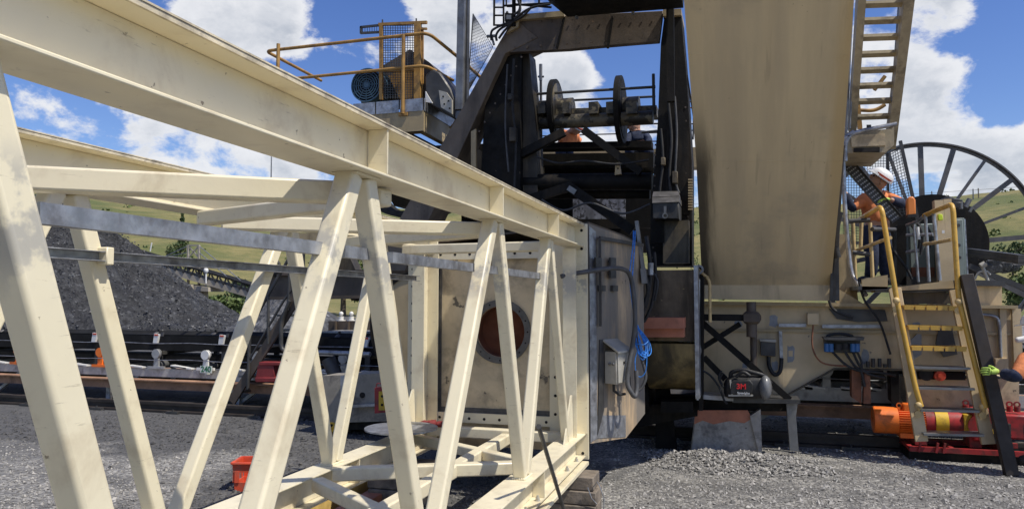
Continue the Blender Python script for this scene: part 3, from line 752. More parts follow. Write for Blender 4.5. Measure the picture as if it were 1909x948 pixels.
# red gloves
c = QZ(792, 780, .60)
c = Vector((-2.42, 5.93, .57))
t = MB()
def glove(b, c, a, s):
    ca, sa = math.cos(a), math.sin(a)
    def T(x, y, z): return c+Vector((x*ca-y*sa, x*sa+y*ca, z))*s
    b.sphere(T(0, 0, .03), .055*s, 12, (1.15, .8, .45))
    for k, (yy, L) in enumerate(((-.036, .07), (-.012, .085), (.012, .08), (.034, .065))):
        b.tube([T(.04, yy, .03), T(.075, yy*1.1, .042), T(.075+L*.5, yy*1.15, .034), T(.06+L, yy*1.1, .014)], .011*s, 8)
    b.tube([T(-.01, .045, .025), T(.02, .075, .03), T(.055, .085, .02)], .012*s, 8)
    b.tube([T(-.04, 0, .03), T(-.075, 0, .03), T(-.11, 0, .024)], .035*s, 10)
for nm, off, a, lb in (('work_glove', (0, 0, 0), .3, 'crumpled red work glove on the truss end by the flange, right one of the pair'), ('work_glove', (-.19, -.02, 0), 2.6, 'limp red work glove on the truss end, left one of the pair')):
    b = MB(); glove(b, c+Vector(off), a, 1.05); tag(b.build(nm, M['oldred'], loc=c+Vector(off)), lb, 'glove')
# red rag with debris on the ground below the truss
b = MB(); c = QZ(702, 912, 0); rr = random.Random(2)
G = 9
pts = [(c.x+(i/8-.5)*.26, c.y+(j/8-.5)*.2, .012+.045*abs(mn.noise((i*.7, j*.7, 5)))) for i in range(G) for j in range(G)]
b.add(pts, [(i*G+j, (i+1)*G+j, (i+1)*G+j+1, i*G+j+1) for i in range(G-1) for j in range(G-1)], True)
b.add([(p[0], p[1], .002) for p in pts], [(i*G+j, i*G+j+1, (i+1)*G+j+1, (i+1)*G+j) for i in range(G-1) for j in range(G-1)])
tag(b.build('rag', mat('pink_rag', (.42, .2, .19), .9, var=.35, vscale=30), loc=c), 'crumpled pinkish rag on the gravel under the truss', 'rag')
# timbers on the ground
p0 = QZ(522, 978, .06); p1 = QZ(722, 884, .06)
b = MB(); b.bar(p0, p1, .11, .11); tag(b.build('pine_beam', M['pinewood'], loc=(p0.x, p0.y, 0), bevel=.006), 'pale yellow pine beam lying on the ground under the truss', 'timber')
q0 = QZ(592, 985, .04); q1 = QZ(752, 893, .04)
b = MB(); b.bar(q0, q1, .16, .07); tag(b.build('rusty_beam', M['redox'], loc=(q0.x, q0.y, 0), bevel=.006), 'rust brown steel beam lying beside the yellow pine beam', 'steel beam')
# orange crate
c = QZ(478, 909, 0); t = thing('plastic_crate', 'orange red plastic crate on the gravel left of the truss', 'crate', (c.x, c.y, 0))
b = MB(); th_ = math.radians(18); Rz = Matrix.Rotation(th_, 3, 'Z')
c = QZ(478, 909, 0)
def cr(x, y, z): return c+Rz @ Vector((x*.86, y*.86, z*.97))
for (s0, s1) in (((-1, -1), (1, -1)), ((1, -1), (1, 1)), ((1, 1), (-1, 1)), ((-1, 1), (-1, -1))):
    for a, e in ((0, .08), (.17, .25)):
        f0, f1 = .88+.12*a/.25, .88+.12*e/.25
        o = [cr(s0[0]*.2*f0, s0[1]*.15*f0, a), cr(s1[0]*.2*f0, s1[1]*.15*f0, a), cr(s1[0]*.2*f1, s1[1]*.15*f1, e), cr(s0[0]*.2*f1, s0[1]*.15*f1, e)]
        nrm = (o[1]-o[0]).cross(o[2]-o[0]).normalized()*.012
        b.prism(o, -nrm)
    for q in (.1, .5, .9):
        p = cr(s0[0]*.19+(s1[0]-s0[0])*.19*q, s0[1]*.142+(s1[1]-s0[1])*.142*q, .08)
        b.bar(p, p+Vector((0, 0, .1)), .04, .012, Rz @ Vector((s1[1]-s0[1], s0[0]-s1[0], 0)).normalized())
b.prism([cr(-.17, -.13, .004), cr(.17, -.13, .004), cr(.17, .13, .004), cr(-.17, .13, .004)], (0, 0, .01))
b.build('tub', M['redplastic'], t, bevel=.004)
b = MB()
for s in (-1, 1): b.bar(cr(-.205, s*.155, .25), cr(.205, s*.155, .25), .025, .02)
for s in (-1, 1): b.bar(cr(s*.205, -.155, .251), cr(s*.205, .155, .251), .025, .02)
b.build('rim', M['redplastic'], t, bevel=.005)
# yellow valve on the ground left of far node
c = QZ(622, 812, .0); c = Q(622, 805, 7.0)
# ================================================================== yard conveyor running across behind the truss
t = thing('belt_conveyor', 'long low yard conveyor with black belt and grey idler frames running under the machine', 'conveyor', (-6, 10.4, 0))
XA, XB = -34.0, 7.0
def sweep(b, prof, x0, x1, th=.012, sag=0):
    n = len(prof)
    nseg = 40
    for i in range(nseg):
        xa, xb = x0+(x1-x0)*i/nseg, x0+(x1-x0)*(i+1)/nseg
        for (ya, za), (yb_, zb_) in zip(prof[:-1], prof[1:]):
            b.prism([(xa, ya, za), (xb, ya, za), (xb, yb_, zb_), (xa, yb_, zb_)], (0, 0, -th))
b = MB(); sweep(b, [(9.98, 1.10), (10.0, 1.085), (10.32, .90), (10.92, .90), (11.24, 1.085), (11.26, 1.10)], XA, XB, .022); b.build('carry_belt', M['belt'], t)
b = MB(); sweep(b, [(9.98, 1.075), (9.99, .93)], XA, XB, .004); b.prism([(XA, 9.845, 1.08), (XB, 9.845, 1.08), (XB, 9.845, .85), (XA, 9.845, .85)], (0, .012, 0)); b.build('belt_edge', M['belt'], t)
b = MB(); b.span((XA, 10.05, .70), (XB, 11.2, .715)); b.span((XA, 10.02, .66), (XB, 10.04, .79)); b.build('return_belt', M['belt'], t)
# burden of coal on the belt
b = MB(); nx = 120
for i in range(nx+1):
    x = XA+(XB-XA)*i/nx
    for j, (y, z) in enumerate(((10.3, .93), (10.45, 1.02), (10.62, 1.06), (10.8, 1.02), (10.95, .93))): b.v.append(Vector((x, y, z+.03*mn.noise((x*3, y*4, 0)))))
for i in range(nx):
    for j in range(4): q = i*5+j; b.f.append((q, q+5, q+6, q+1)); b.sm.append(True); b.mi.append(0)
o = b.build('coal_load', M['coal'], t)
for y in (9.86, 11.3):
    b = MB(); b.span((XA, y-.03, .43), (XB, y+.03, .56)); b.build('stringer', M['frame'], t)
b = MB(); b.span((XA, 9.72, .245), (XB, 9.80, .40)); b.span((XA, 9.60, .385), (XB, 9.80, .402)); b.build('footing_beam', M['brownbeam'], t)
b = MB(); b.span((XA, 11.4, .245), (XB, 11.48, .40)); b.build('footing_beam', M['brownbeam'], t)
k = 0
x = -15.2
while x < 4.2:
    b = MB(); yf = 9.9
    for (yy, s) in ((9.9, 1), (11.28, -1)):
        b.span((x-.04, yy-.03, .56), (x+.04, yy+.03, .98))
        b.prism([(x-.035, yy, .98), (x+.035, yy, .98), (x+.02, yy+s*.05, 1.13), (x-.02, yy+s*.05, 1.13)], (0, .02, 0))
    b.span((x-.05, 9.9, .78), (x+.05, 11.28, .83))
    idf = b.build('idler_frame', M['darksteel'], t)
    r = MB(); r.rod((x, 10.02, 1.04), (x, 10.36, .845), .055, 12); r.rod((x, 10.40, .84), (x, 10.84, .84), .055, 12); r.rod((x, 10.88, .845), (x, 11.22, 1.04), .055, 12)
    r.build('roller', M['darksteel'], idf)
    cp = MB(); cp.k = 0; cp.prism([(x-.05, 9.80, .97), (x+.03, 9.80, .97), (x+.06, 9.80, 1.11), (x-.03, 9.80, 1.12)], (0, .04, 0)); cp.k = 1; cp.span((x-.02, 9.795, 1.085), (x+.05, 9.799, 1.115)); cp.build('end_cap', [M['white'], M['redplastic']], idf)
    if k % 2 == 0:
        b = MB(); b.span((x+.26, 11.28, .02), (x+.34, 11.32, .43)); b.build('leg', M['frame'], t); b = MB(); b.span((x+.26, 9.83, .02), (x+.34, 9.87, .43)); b.bar((x+.3, 9.9, .06), (x+.85, 9.9, .43), .05, .05); b.span((x+.2, 9.75, 0), (x+.4, 9.92, .02)); b.build('leg', M['frame'], t)
    k += 1; x += 1.25
for pxb, mkb in ((-170, 'frame'), (-70, 'frame'), (32, 'orange'), (186, 'orange'), (291, 'frame'), (383, 'white'), (478, 'frame'), (566, 'white'), (640, 'frame'), (735, 'frame'), (1440, 'frame'), (1540, 'frame'), (1660, 'frame')):
    rb = MB(); xx = Q(pxb, 670, 9.8).x
    rb.prism([(xx-.05, 9.80, .56), (xx+.05, 9.80, .56), (xx+.04, 9.80, .80), (xx-.04, 9.80, .80)], (0, .03, 0)); rb.rod((xx, 9.78, .80), (xx, 9.84, .80), .075, 14)
    rb.span((xx-.16, 9.79, .56), (xx+.16, 9.83, .60))
    idb = rb.build('return_bracket', M[mkb], t)
    r = MB(); r.rod((xx, 9.86, .62), (xx, 11.2, .62), .06, 12); r.build('roller', M['steel'], idb)
    sl = MB(); sl.bar((xx-.55, 9.83, .60), (xx-.25, 9.83, .575), .10, .02); sl.build('cross_tie', M['white'], idb); sl = MB(); sl.bar((xx+.3, 9.83, .62), (xx+.6, 9.83, .585), .1, .02); sl.build('cross_tie', M['white'], idb)
for z, y in ((.72, 9.74), (.98, 9.80)):
    b = MB(); pts = []
    for i in range(60): pts.append((XA+(XB-XA)*i/59, y, z-.02*abs(math.sin(i*1.7))))
    b.tube(pts, .006, 6); b.build('pull_wire', M['galv'], t)
# number plate 240
c = Q(384, 688, 9.72); mp = MPP(384, 9.72)
t2 = thing('number_plate', 'small white plate reading 240 in green on the conveyor stringer', 'sign', (c.x, c.y, c.z-.08))
b = MB(); b.span((c.x-13*mp, c.y, c.z-6.5*mp), (c.x+13*mp, c.y+.006, c.z+6.5*mp)); b.span((c.x-.01, c.y+.006, c.z-.08), (c.x+.01, c.y+.10, c.z+.02)); b.build('plate', M['signwhite'], t2)
text_mesh('number', '240', M['greentext'], (c.x, c.y, c.z), (1, 0, 0), (0, 0, 1), 10.5*mp, t2, .003, True)

# travel rail of the machine with sleepers, in front of the conveyor
def rail(name, y, label):
    tr_ = thing(name, label, 'rail', (0, y, 0))
    b = MB(); b.span((-40, y-.13, .0), (14, y+.13, .03)); b.span((-40, y-.02, .03), (14, y+.02, .10)); b.span((-40, y-.05, .10), (14, y+.05, .14)); b.build('rail_bar', M['railsteel'], tr_)
    b = MB()
    x = -24.
    while x < 8:
        b.span((x-.1, y-.2, .004), (x+.1, y-.132, .035)); b.span((x-.1, y+.132, .004), (x+.1, y+.2, .035)); b.rod((x, y-.165, .035), (x, y-.165, .06), .016, 6); x += .7
    o = b.build('rail_clips', M['darksteel'], tr_); o['kind'] = 'stuff'
rail('travel_rail', 9.2, 'dark steel travel rail running across in front of the conveyor')
rail('travel_rail', 12.6, 'second dark steel travel rail beyond the conveyor')

# ------------------------------------------------------------------ stair over the conveyor
t = thing('crossover_stair', 'brown steel stair with black tube handrails crossing over the conveyor', 'stair', Q(432, 745, 9.55))
for Y in (9.5, 10.15):
    b = MB(); b.bar(Q(432, 748, Y), Q(560, 545, Y), .04, .13, (0, 0, 1)); b.build('stringer', M['brownsteel'], t)
for i in range(7):
    f = .06+i*.14; p = Q(432+128*f, 742-203*f, 9.53); q = Q(432+128*f, 742-203*f, 9.53)
    b = MB(); b.span((p.x-.12, 9.52, p.z-.015), (p.x+.12, 10.13, p.z+.015)); b.build('tread', M['steel'], t)
for Y, dx in ((9.47, 0), (10.18, 0)):
    b = MB()
    b.tube(rounded([Q(462, 725, Y), Q(466, 610, Y), Q(545, 470, Y), Q(700, 455, Y)], .1), .024, 8); b.build('handrail', M['darksteel'], t)
    b = MB(); b.tube(rounded([Q(466, 668, Y), Q(530, 558, Y), Q(560, 520, Y)], .1), .018, 8); b.build('mid_rail', M['darksteel'], t)
    for (xa, ya, xb, yb2) in ((500, 640, 500, 552), (538, 578, 540, 478), (566, 545, 566, 462)):
        b = MB(); b.rod(Q(xa, ya, Y), Q(xb, yb2, Y), .022, 8); b.build('post', M['darksteel'], t)
b = MB(); Y = 9.44
b.tube(rounded([Q(540, 560, Y), Q(524, 600, Y), Q(524, 655, Y), Q(545, 655, Y), Q(556, 600, Y), Q(556, 545, Y)], .12), .03, 8); b.build('end_loop', M['darksteel'], t)
b = MB(); b.tube([Q(500, 505, 9.4), Q(512, 480, 9.4), Q(520, 490, 9.4), Q(524, 505, 9.4), Q(508, 512, 9.4)], .022, 8); b.tube([Q(506, 480, 9.42), Q(504, 500, 9.42), Q(514, 515, 9.42)], .02, 8); b.build('hung_cable', M['rubber'], t)
# red box hanging on the stair
c = Q(492, 690, 9.4); mp = MPP(492, 9.4)
b = MB(); b.prism([Q(480, 680, 9.36), Q(510, 680, 9.36), Q(512, 706, 9.36), Q(476, 706, 9.36)], (0, .22, 0)); b.prism([Q(474, 703, 9.34), Q(516, 703, 9.34), Q(514, 712, 9.34), Q(476, 712, 9.34)], (0, .26, 0)); b.prism([Q(482, 674, 9.35), Q(523, 674, 9.35), Q(523, 681, 9.35), Q(482, 681, 9.35)], (0, .24, 0))
tag(b.build('red_box', M['oldred'], loc=Q(492, 712, 9.45), bevel=.01), 'faded red plastic box lodged behind the conveyor stair', 'box')

# ------------------------------------------------------------------ steelwork seen through the truss at the left of the drum
t = thing('side_steelwork', 'brown box girders and grey decking seen through the truss left of the drum', 'steelwork', Q(640, 760, 11.8)-Vector((0, 0, Q(640, 760, 11.8).z)))
def pb(parent, name, m, pts, Y, th, bevel=0): b = MB(); b.poly(pts, Y, th); return b.build(name, m, parent, bevel=bevel)
pb(t, 'box_girder', M['brownsteel'], [(480, 512), (760, 502), (760, 552), (480, 556)], 13.0, 1.0)
pb(t, 'girder_flange', M['brownsteel'], [(478, 510), (762, 499), (762, 504), (478, 515)], 12.9, 1.2)
pb(t, 'girder_flange', M['brownsteel'], [(478, 553), (762, 548), (762, 554), (478, 558)], 12.9, 1.2)
pb(t, 'deck_beam', M['brownsteel'], [(612, 598), (745, 597), (745, 617), (612, 618)], 12.6, .8)
b = MB()
for px in (624, 648, 672, 696, 720): b.poly([(px-1.5, 599), (px+1.5, 599), (px+1.5, 616), (px-1.5, 616)], 12.55, .05)
b.build('web_stiffeners', M['brownsteel'], t)
pb(t, 'deck_edge', M['frame'], [(600, 617), (780, 619), (780, 627), (600, 625)], 11.9, 1.4)
b = MB(); b.rod(Q(540, 654, 9.3), Q(690, 660, 9.3), .035, 10); b.build('silver_pipe', M['galv'], t)
b = MB(); b.rod(Q(612, 668, 9.4), Q(626, 700, 9.4), .10, 12); b.build('small_motor', M['darksteel'], t)
for px in (636, 655, 676):
    b = MB(); p = Q(px, 596, 12.7); b.rod(p, p+Vector((0, 0, .07)), .05, 8); b.sphere(p+Vector((0, 0, .12)), .045, 8); b.rod(p-Vector((0, 0, .03)), p, .09, 8); b.build('lug', M['white'], t)
for (xa, ya, xb, yb2) in ((632, 760, 632, 640), (560, 760, 572, 560), (700, 755, 700, 560)):
    b = MB(); b.bar(Q(xa, ya, 11.8), Q(xb, yb2, 11.8), .14, .14, (0, 1, 0)); b.build('column', M['soot'], t)
b = MB(); b.poly([(610, 455), (640, 455), (690, 560), (655, 560)], 13.9, .3); b.build('raking_plate', M['sootcream'], t)
pb(t, 'bracket', M['dirty'], [(520, 432), (690, 440), (690, 452), (520, 446)], 13.2, .4)
b = MB()
for i in range(6): b.poly([(640+i*9, 432+i*3), (648+i*9, 432+i*3), (648+i*9, 440+i*3), (640+i*9, 440+i*3)], 12.8, .25)
b.build('stair_treads', M['dirty'], t)
pb(t, 'dark_skirt', M['soot'], [(566, 625), (790, 628), (790, 660), (566, 655)], 11.6, .3)
# low grey hopper/skid behind the end frame, left bottom
t = thing('base_skid', 'pale grey steel skid with a hole standing behind the truss foot', 'skid', Vector((Q(640, 770, 8.2).x, 8.2, 0)))
pb(t, 'side_plate', M['skidpaint'], [(600, 700), (800, 692), (800, 782), (600, 788)], 8.2, .5)
b = MB(); p = Q(675, 736, 8.19); b.rod(p, p+Vector((0, .02, 0)), .035, 14); b.build('lifting_eye', M['hole'], t)
pb(t, 'edge_bar', M['frame'], [(656, 754), (700, 752), (700, 757), (656, 759)], 8.1, .1)
pb(t, 'foot', M['soot'], [(590, 780), (800, 774), (800, 800), (600, 800)], 8.25, .5)
b = MB(); b.bar(Q(640, 700, 8.1), Q(640, 775, 8.1), .05, .05, (0, 1, 0)); b.build('upright', M['frame'], t)
# red and yellow lock-out box
c = Q(715, 742, 7.1); t = thing('lockout_box', 'red metal box with a yellow door plate hanging left of the flange', 'box', Q(715, 770, 7.1))
b = MB(); b.poly([(698, 722), (720, 720), (720, 768), (698, 770)], 7.1, .1); b.tube(rounded([Q(702, 722, 7.15), Q(702, 714, 7.15), Q(712, 714, 7.15), Q(712, 722, 7.15)], .02), .006, 6); b.build('case', M['red'], t, bevel=.006)
b = MB(); b.poly([(706, 729), (719, 729), (719, 764), (706, 764)], 7.085, .014); b.build('door', M['brightyellow'], t)
b = MB()
for yy in (738, 754): p = Q(712, yy, 7.08); b.rod(p, p+Vector((0, .006, 0)), .014, 8)
b.build('rivets', M['hole'], t)
# small yellow tap on a post
c = QZ(618, 830, 0); c = Vector((Q(620, 822, 6.3).x, 6.3, 0)); t = thing('valve_post', 'small yellow painted valve on a post beyond the truss leg', 'valve', c)
b = MB(); z = Q(620, 800, 6.3).z
b.rod((c.x+.1, c.y, 0), (c.x+.1, c.y, z-.03), .022, 8); b.tube(rounded([(c.x+.1, c.y, z-.04), (c.x+.1, c.y, z+.02), (c.x, c.y, z+.02)], .03), .02, 8); b.ring((c.x, c.y-.02, z+.03), (0, 1, 0), .028, .045, .015, 16); b.rod((c.x-.02, c.y, z+.02), (c.x-.02, c.y, z-.06), .018, 8)
b.build('body', M['brightyellow'], t)
# ------------------------------------------------------------------ inclined feeder conveyor further away
Y = 42
t = thing('inclined_conveyor', 'distant inclined conveyor with cream lattice mast and stay cables', 'conveyor', Vector((Q(384, 570, Y).x, Y, 0)))
MP = MPP(384, Y)
b = MB(); b.bar(Q(205, 470, Y), Q(520, 562, Y), 1.2, .38); b.build('conveyor_beam', M['conwall'], t)
b = MB(); b.bar(Q(205, 452, Y), Q(520, 544, Y), 1.3, .10); b.build('belt', M['belt'], t)
b = MB()
for i in range(22):
    f = i/21; p = Q(205+315*f, 461+92*f, Y-.6); b.bar(p+Vector((-.25, 0, .2)), p+Vector((.1, 0, -.28)), .08, .08, (0, 1, 0)); b.bar(p+Vector((.1, 0, -.28)), p+Vector((.3, 0, .2)), .08, .08, (0, 1, 0))
b.build('idler_frames', M['darksteel'], t)
b = MB()
for px in (351, 371): b.bar(Q(px, 560, Y), Q(px, 456, Y), .13, .13, (0, 1, 0))
for ya, yb2 in ((458, 480), (480, 505)): b.bar(Q(351, ya, Y), Q(371, yb2, Y), .08, .08, (0, 1, 0)); b.bar(Q(371, ya, Y), Q(351, yb2, Y), .08, .08, (0, 1, 0))
for yy in (457, 498): b.bar(Q(351, yy, Y), Q(371, yy, Y), .1, .1, (0, 1, 0))
b.build('mast', M['conwall'], t)
for (xa, ya, xb, yb2) in ((371, 458, 470, 540), (371, 470, 440, 530), (351, 458, 270, 495), (351, 470, 250, 492)):
    b = MB(); b.rod(Q(xa, ya, Y), Q(xb, yb2, Y), .03, 6); b.build('stay_cable', M['galv'], t)
pb(t, 'plinth', M['conwall'], [(324, 528), (356, 530), (356, 541), (324, 540)], Y-.8, 1.6)
pb(t, 'plinth', M['conwall'], [(362, 532), (388, 535), (388, 543), (362, 542)], Y-.8, 1.6)
b = MB(); b.bar(Q(381, 600, Y), Q(381, 535, Y), .35, .35, (0, 1, 0)); b.build('column', M['conwall'], t)
b = MB(); b.rod(Q(384, 528, Y-1), Q(384, 506, Y-1), .05, 8); b.sphere(Q(384, 504, Y-1), .16, 10, (1, 1, 1.3)); b.build('lamp', M['white'], t)
b = MB(); b.bar(Q(300, 525, Y-2), Q(322, 540, Y-2), .15, .15); b.rod(Q(313, 530, Y-2), Q(313, 515, Y-2), .06, 6); b.build('handrail', M['white'], t)
b = MB(); b.box(Q(251, 468, Y-2), (.25, .3, .3)); b.rod(Q(251, 474, Y-2), Q(253, 492, Y-2), .05, 6); tag(b.build('floodlight', M['darksteel'], loc=Q(252, 492, Y-2)), 'small dark floodlight on the flank of the coal pile', 'light')
b = MB(); p = Q(280, 468, 50); b.rod(p, Q(283, 452, 50), .05, 6); tag(b.build('marker_post', M['white'], loc=p), 'thin pale marker post beyond the coal pile', 'post')
# ================================================================== head box behind the end frame
def pt(parent, name, m, pts, Y, th, bevel=0, **kw): b = MB(); b.poly(pts, Y, th); return b.build(name, m, parent, bevel=bevel, **kw)
def holed_plate(b, x0, x1, z0, z1, cx, cz, r, y, th, n=48):
    ins, out = [], []
    for i in range(n):
        a = 2*math.pi*(i+.5)/n; c_, s_ = math.cos(a), math.sin(a)
        ins.append((cx+r*c_, cz+r*s_))
        k = min(((x1-cx)/c_ if c_ > 0 else (x0-cx)/c_) if abs(c_) > 1e-6 else 9e9, ((z1-cz)/s_ if s_ > 0 else (z0-cz)/s_) if abs(s_) > 1e-6 else 9e9)
        out.append((cx+k*c_, cz+k*s_))
    for cxn, czn in ((x0, z0), (x0, z1), (x1, z0), (x1, z1)):     # square off the corners
        j = min(range(n), key=lambda q: (out[q][0]-cxn)**2+(out[q][1]-czn)**2); out[j] = (cxn, czn)
    P_ = []
    for (x, z) in ins: P_ += [(x, y, z), (x, y+th, z)]
    for (x, z) in out: P_ += [(x, y, z), (x, y+th, z)]
    fs = []
    for i in range(n):
        j = (i+1) % n; I, J, O, K = 2*i, 2*j, 2*n+2*i, 2*n+2*j
        fs += [(I, J, K, O), (I+1, O+1, K+1, J+1), (I, I+1, J+1, J), (O, K, K+1, O+1)]
    b.add(P_, fs)
hb = thing('head_box', 'worn tan and cream head box with a round bolted opening behind the truss flange', 'machine housing', (-1.6, 6.7, 0))
Y = 6.125
A0, A1 = Q(812, 772, Y), Q(1029, 480, Y); cc = Q(933, 617.5, Y); rr_ = 59*MPP(933, Y)
b = MB(); holed_plate(b, A0.x-.25, A1.x+.22, A0.z-.25, A1.z+.12, cc.x, cc.z, rr_*.80, Y, .03); fp = b.build('front_panel', M['panel'], hb)
b = MB()
b.span((A0.x-.01, Y-.006, A0.z-.01), (A0.x+.055, Y-.002, A1.z+.02)); b.span((A0.x+.056, Y-.006, A0.z-.01), (A1.x+.02, Y-.002, A0.z+.075))
b.build('sealing_strip', M['greyband'], fp)
b = MB(); b.ring((cc.x, Y-.008, cc.z), (0, 1, 0), rr_*.80, rr_, .014, 56)
b.k = 1
for k in range(16): a = 2*math.pi*k/16; p = Vector((cc.x+rr_*.9*math.cos(a), Y-.016, cc.z+rr_*.9*math.sin(a))); b.rod(p, p+Vector((0, .003, 0)), .008, 8)
b.build('bolt_ring', [M['greyband'], M['hole']], fp)
b = MB(); b.ring((cc.x, Y+.33, cc.z), (0, 1, 0), rr_*.80, rr_*.83, .6, 40); b.rod((cc.x, Y+.16, cc.z), (cc.x, Y+.18, cc.z), rr_*.80, 32); b.build('bore', M['rusthole'], fp)
# right hand wall: folded plates
T = Vector((.39, .92, 0)).normalized(); NRM = Vector((.92, -.39, 0)).normalized(); S0 = Vector((-1.172, 6.14, 0))
def W_(s, d=0.0, z=0.0): return S0+T*s+NRM*d+Vector((0, 0, z))
def zat(px, py, p): return Q(px, py, p.y).z
p0, p1 = W_(0), W_(.571)
zt0, zb0 = zat(1090, 417, p0), zat(1098, 826, p0); zt1, zb1 = zat(1163, 441, p1), zat(1160, 815, p1)
b = MB(); b.prism([W_(0, 0, zb0), W_(.571, 0, zb1), W_(.571, 0, zt1), W_(0, 0, zt0)], -NRM*.02); sp = b.build('side_plate', M['tan'], hb, label='worn tan side plate with bare steel margins')
b = MB(); b.prism([W_(0, .004, zb0+.01), W_(.10, .004, zb0+.03), W_(.10, .004, zt0-.06), W_(0, .004, zt0-.02)], -NRM*.003)
b.prism([W_(.10, .004, zb0+.03), W_(.56, .004, zb1+.01), W_(.56, .004, zb1+.20), W_(.10, .004, zb0+.22)], -NRM*.003); b.build('bare_margin', M['galv'], sp)
p2 = W_(.571)+Vector((.12, .40, 0)).normalized()*.42
z2t, z2b = zt1-.07, zb1+.16
b = MB(); b.prism([W_(.571, 0, zb1), Vector((p2.x, p2.y, z2b)), Vector((p2.x, p2.y, z2t)), W_(.571, 0, zt1)], (-.02, .005, 0)); b.build('side_plate', M['tan'], hb)
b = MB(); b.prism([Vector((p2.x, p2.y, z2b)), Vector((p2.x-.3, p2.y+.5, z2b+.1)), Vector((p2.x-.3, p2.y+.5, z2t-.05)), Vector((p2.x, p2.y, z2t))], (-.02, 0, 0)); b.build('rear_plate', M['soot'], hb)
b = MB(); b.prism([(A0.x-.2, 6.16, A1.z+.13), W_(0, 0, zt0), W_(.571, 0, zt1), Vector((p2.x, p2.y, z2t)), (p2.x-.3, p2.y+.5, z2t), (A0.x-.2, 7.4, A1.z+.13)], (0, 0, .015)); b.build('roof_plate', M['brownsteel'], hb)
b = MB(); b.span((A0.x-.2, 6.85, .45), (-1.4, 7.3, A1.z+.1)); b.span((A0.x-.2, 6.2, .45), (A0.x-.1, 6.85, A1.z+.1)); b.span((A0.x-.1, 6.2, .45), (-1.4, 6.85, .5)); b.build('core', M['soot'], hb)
for (px0, px1, ya, yb2) in ((1097, 1108, 480, 502), (1127, 1138, 480, 518)):
    s = (px0-1093)/75*.571; b = MB(); z1_, z0_ = zat(px0, ya, W_(s)), zat(px0, yb2, W_(s))
    b.prism([W_(s, .03, z0_), W_(s+.09, .03, z0_), W_(s+.09, .03, z1_), W_(s, .03, z1_)], NRM*.02); b.bar(W_(s+.045, 0, z0_+.03), W_(s+.045, .04, z0_+.03), .02, .02); b.bar(W_(s+.045, 0, z1_-.03), W_(s+.045, .04, z1_-.03), .02, .02)
    b.build('pull_handle', M['darksteel'], hb)
for px in (1110, 1136):
    s = (px-1093)/75*.571; b = MB(); z_ = zat(px, 537, W_(s)); b.prism([W_(s, .0, z_-.025), W_(s+.08, 0, z_-.025), W_(s+.08, 0, z_+.025), W_(s, 0, z_+.025)], NRM*.03); b.build('catch', M['darksteel'], hb)
b = MB(); zz = zat(1110, 445, W_(.2)); b.bar(W_(.12, .03, zz), W_(.85, .03, zz-.02), .02, .03); b.bar(W_(.12, .03, zz), W_(.12, .03, zz-.75), .02, .03); b.build('flat_bar', M['darksteel'], hb)
# junction box on the wall
s0 = .21; zb_, zt_ = zat(1147, 716, W_(s0, .12)), zat(1147, 655, W_(s0, .12))
jb = thing('junction_box', 'grey steel junction box with a sloping lid on the tan side plate', 'junction box', W_(s0+.1, .01, zb_))
b = MB(); b.prism([W_(s0, .012, zb_), W_(s0+.2, .012, zb_), W_(s0+.2, .012, zt_), W_(s0, .012, zt_)], NRM*.115); b.build('case', M['boxgrey'], jb, bevel=.004)
b = MB(); b.prism([W_(s0+.01, .129, zb_+.01), W_(s0+.19, .129, zb_+.01), W_(s0+.19, .129, zt_-.01), W_(s0+.01, .129, zt_-.01)], NRM*.012); d_ = b.build('door', M['boxgrey'], jb, bevel=.003)
b = MB(); b.rod(W_(s0+.10, .142, zb_+.18), W_(s0+.10, .150, zb_+.18), .011, 10); b.build('lock', M['hole'], d_)
b = MB(); b.prism([W_(s0-.02, .005, zt_+.10), W_(s0-.02, .16, zt_+.005), W_(s0-.02, .16, zt_-.012), W_(s0-.02, .005, zt_+.085)], T*.24); b.build('lid', M['boxgrey'], jb)
b = MB()
for q in (.07, .105): b.sphere(W_(s0-.012, q, zb_+.17), .013, 8); b.rod(W_(s0-.02, q, zb_+.17), W_(s0, q, zb_+.17), .007, 8)
b.build('latch', M['steel'], jb)
b = MB(); b.prism([W_(s0-.07, .006, zt_+.10), W_(s0-.01, .006, zt_+.10), W_(s0-.01, .006, zb_-.22), W_(s0-.11, .006, zb_-.42)], NRM*.004); b.build('box_shadow', M['darksteel'], jb)  # dark sheet shaped as the shadow the box casts down the wall
b = MB(); b.tube([W_(s0+.05, .07, zb_), W_(s0+.05, .07, zb_-.06), W_(s0+.12, .08, zb_-.10), W_(s0+.2, .09, zb_-.10)], .012, 8); b.build('cable', M['rubber'], jb)
# hose from the truss across the wall
def PY(l): return [Q(*q) for q in l]
def smooth_path(pts, n=5):
    out = []
    for i in range(len(pts)-1):
        a, b_, c_, d = pts[max(i-1, 0)], pts[i], pts[i+1], pts[min(i+2, len(pts)-1)]
        for k in range(n):
            t = k/n; out.append(.5*((2*b_)+(c_-a)*t+(2*a-5*b_+4*c_-d)*t*t+(3*b_-a-3*c_+d)*t**3))
    return out+[pts[-1]]
b = MB(); hp_ = PY([(1046, 515, 5.86), (1062, 511, 5.9), (1100, 505, 5.98), (1135, 500, 6.12), (1160, 501, 6.3), (1174, 512, 6.4), (1181, 545, 6.42), (1184, 600, 6.42), (1178, 650, 6.4), (1171, 690, 6.36), (1170, 715, 6.34), (1177, 731, 6.34), (1184, 738, 6.36), (1187, 722, 6.4), (1186, 690, 6.42)])
b.tube(smooth_path(hp_), .020, 10); tag(b.build('hose', M['hose'], loc=hp_[-1]), 'thick grey hose arching from the truss flange down past the junction box', 'hose')
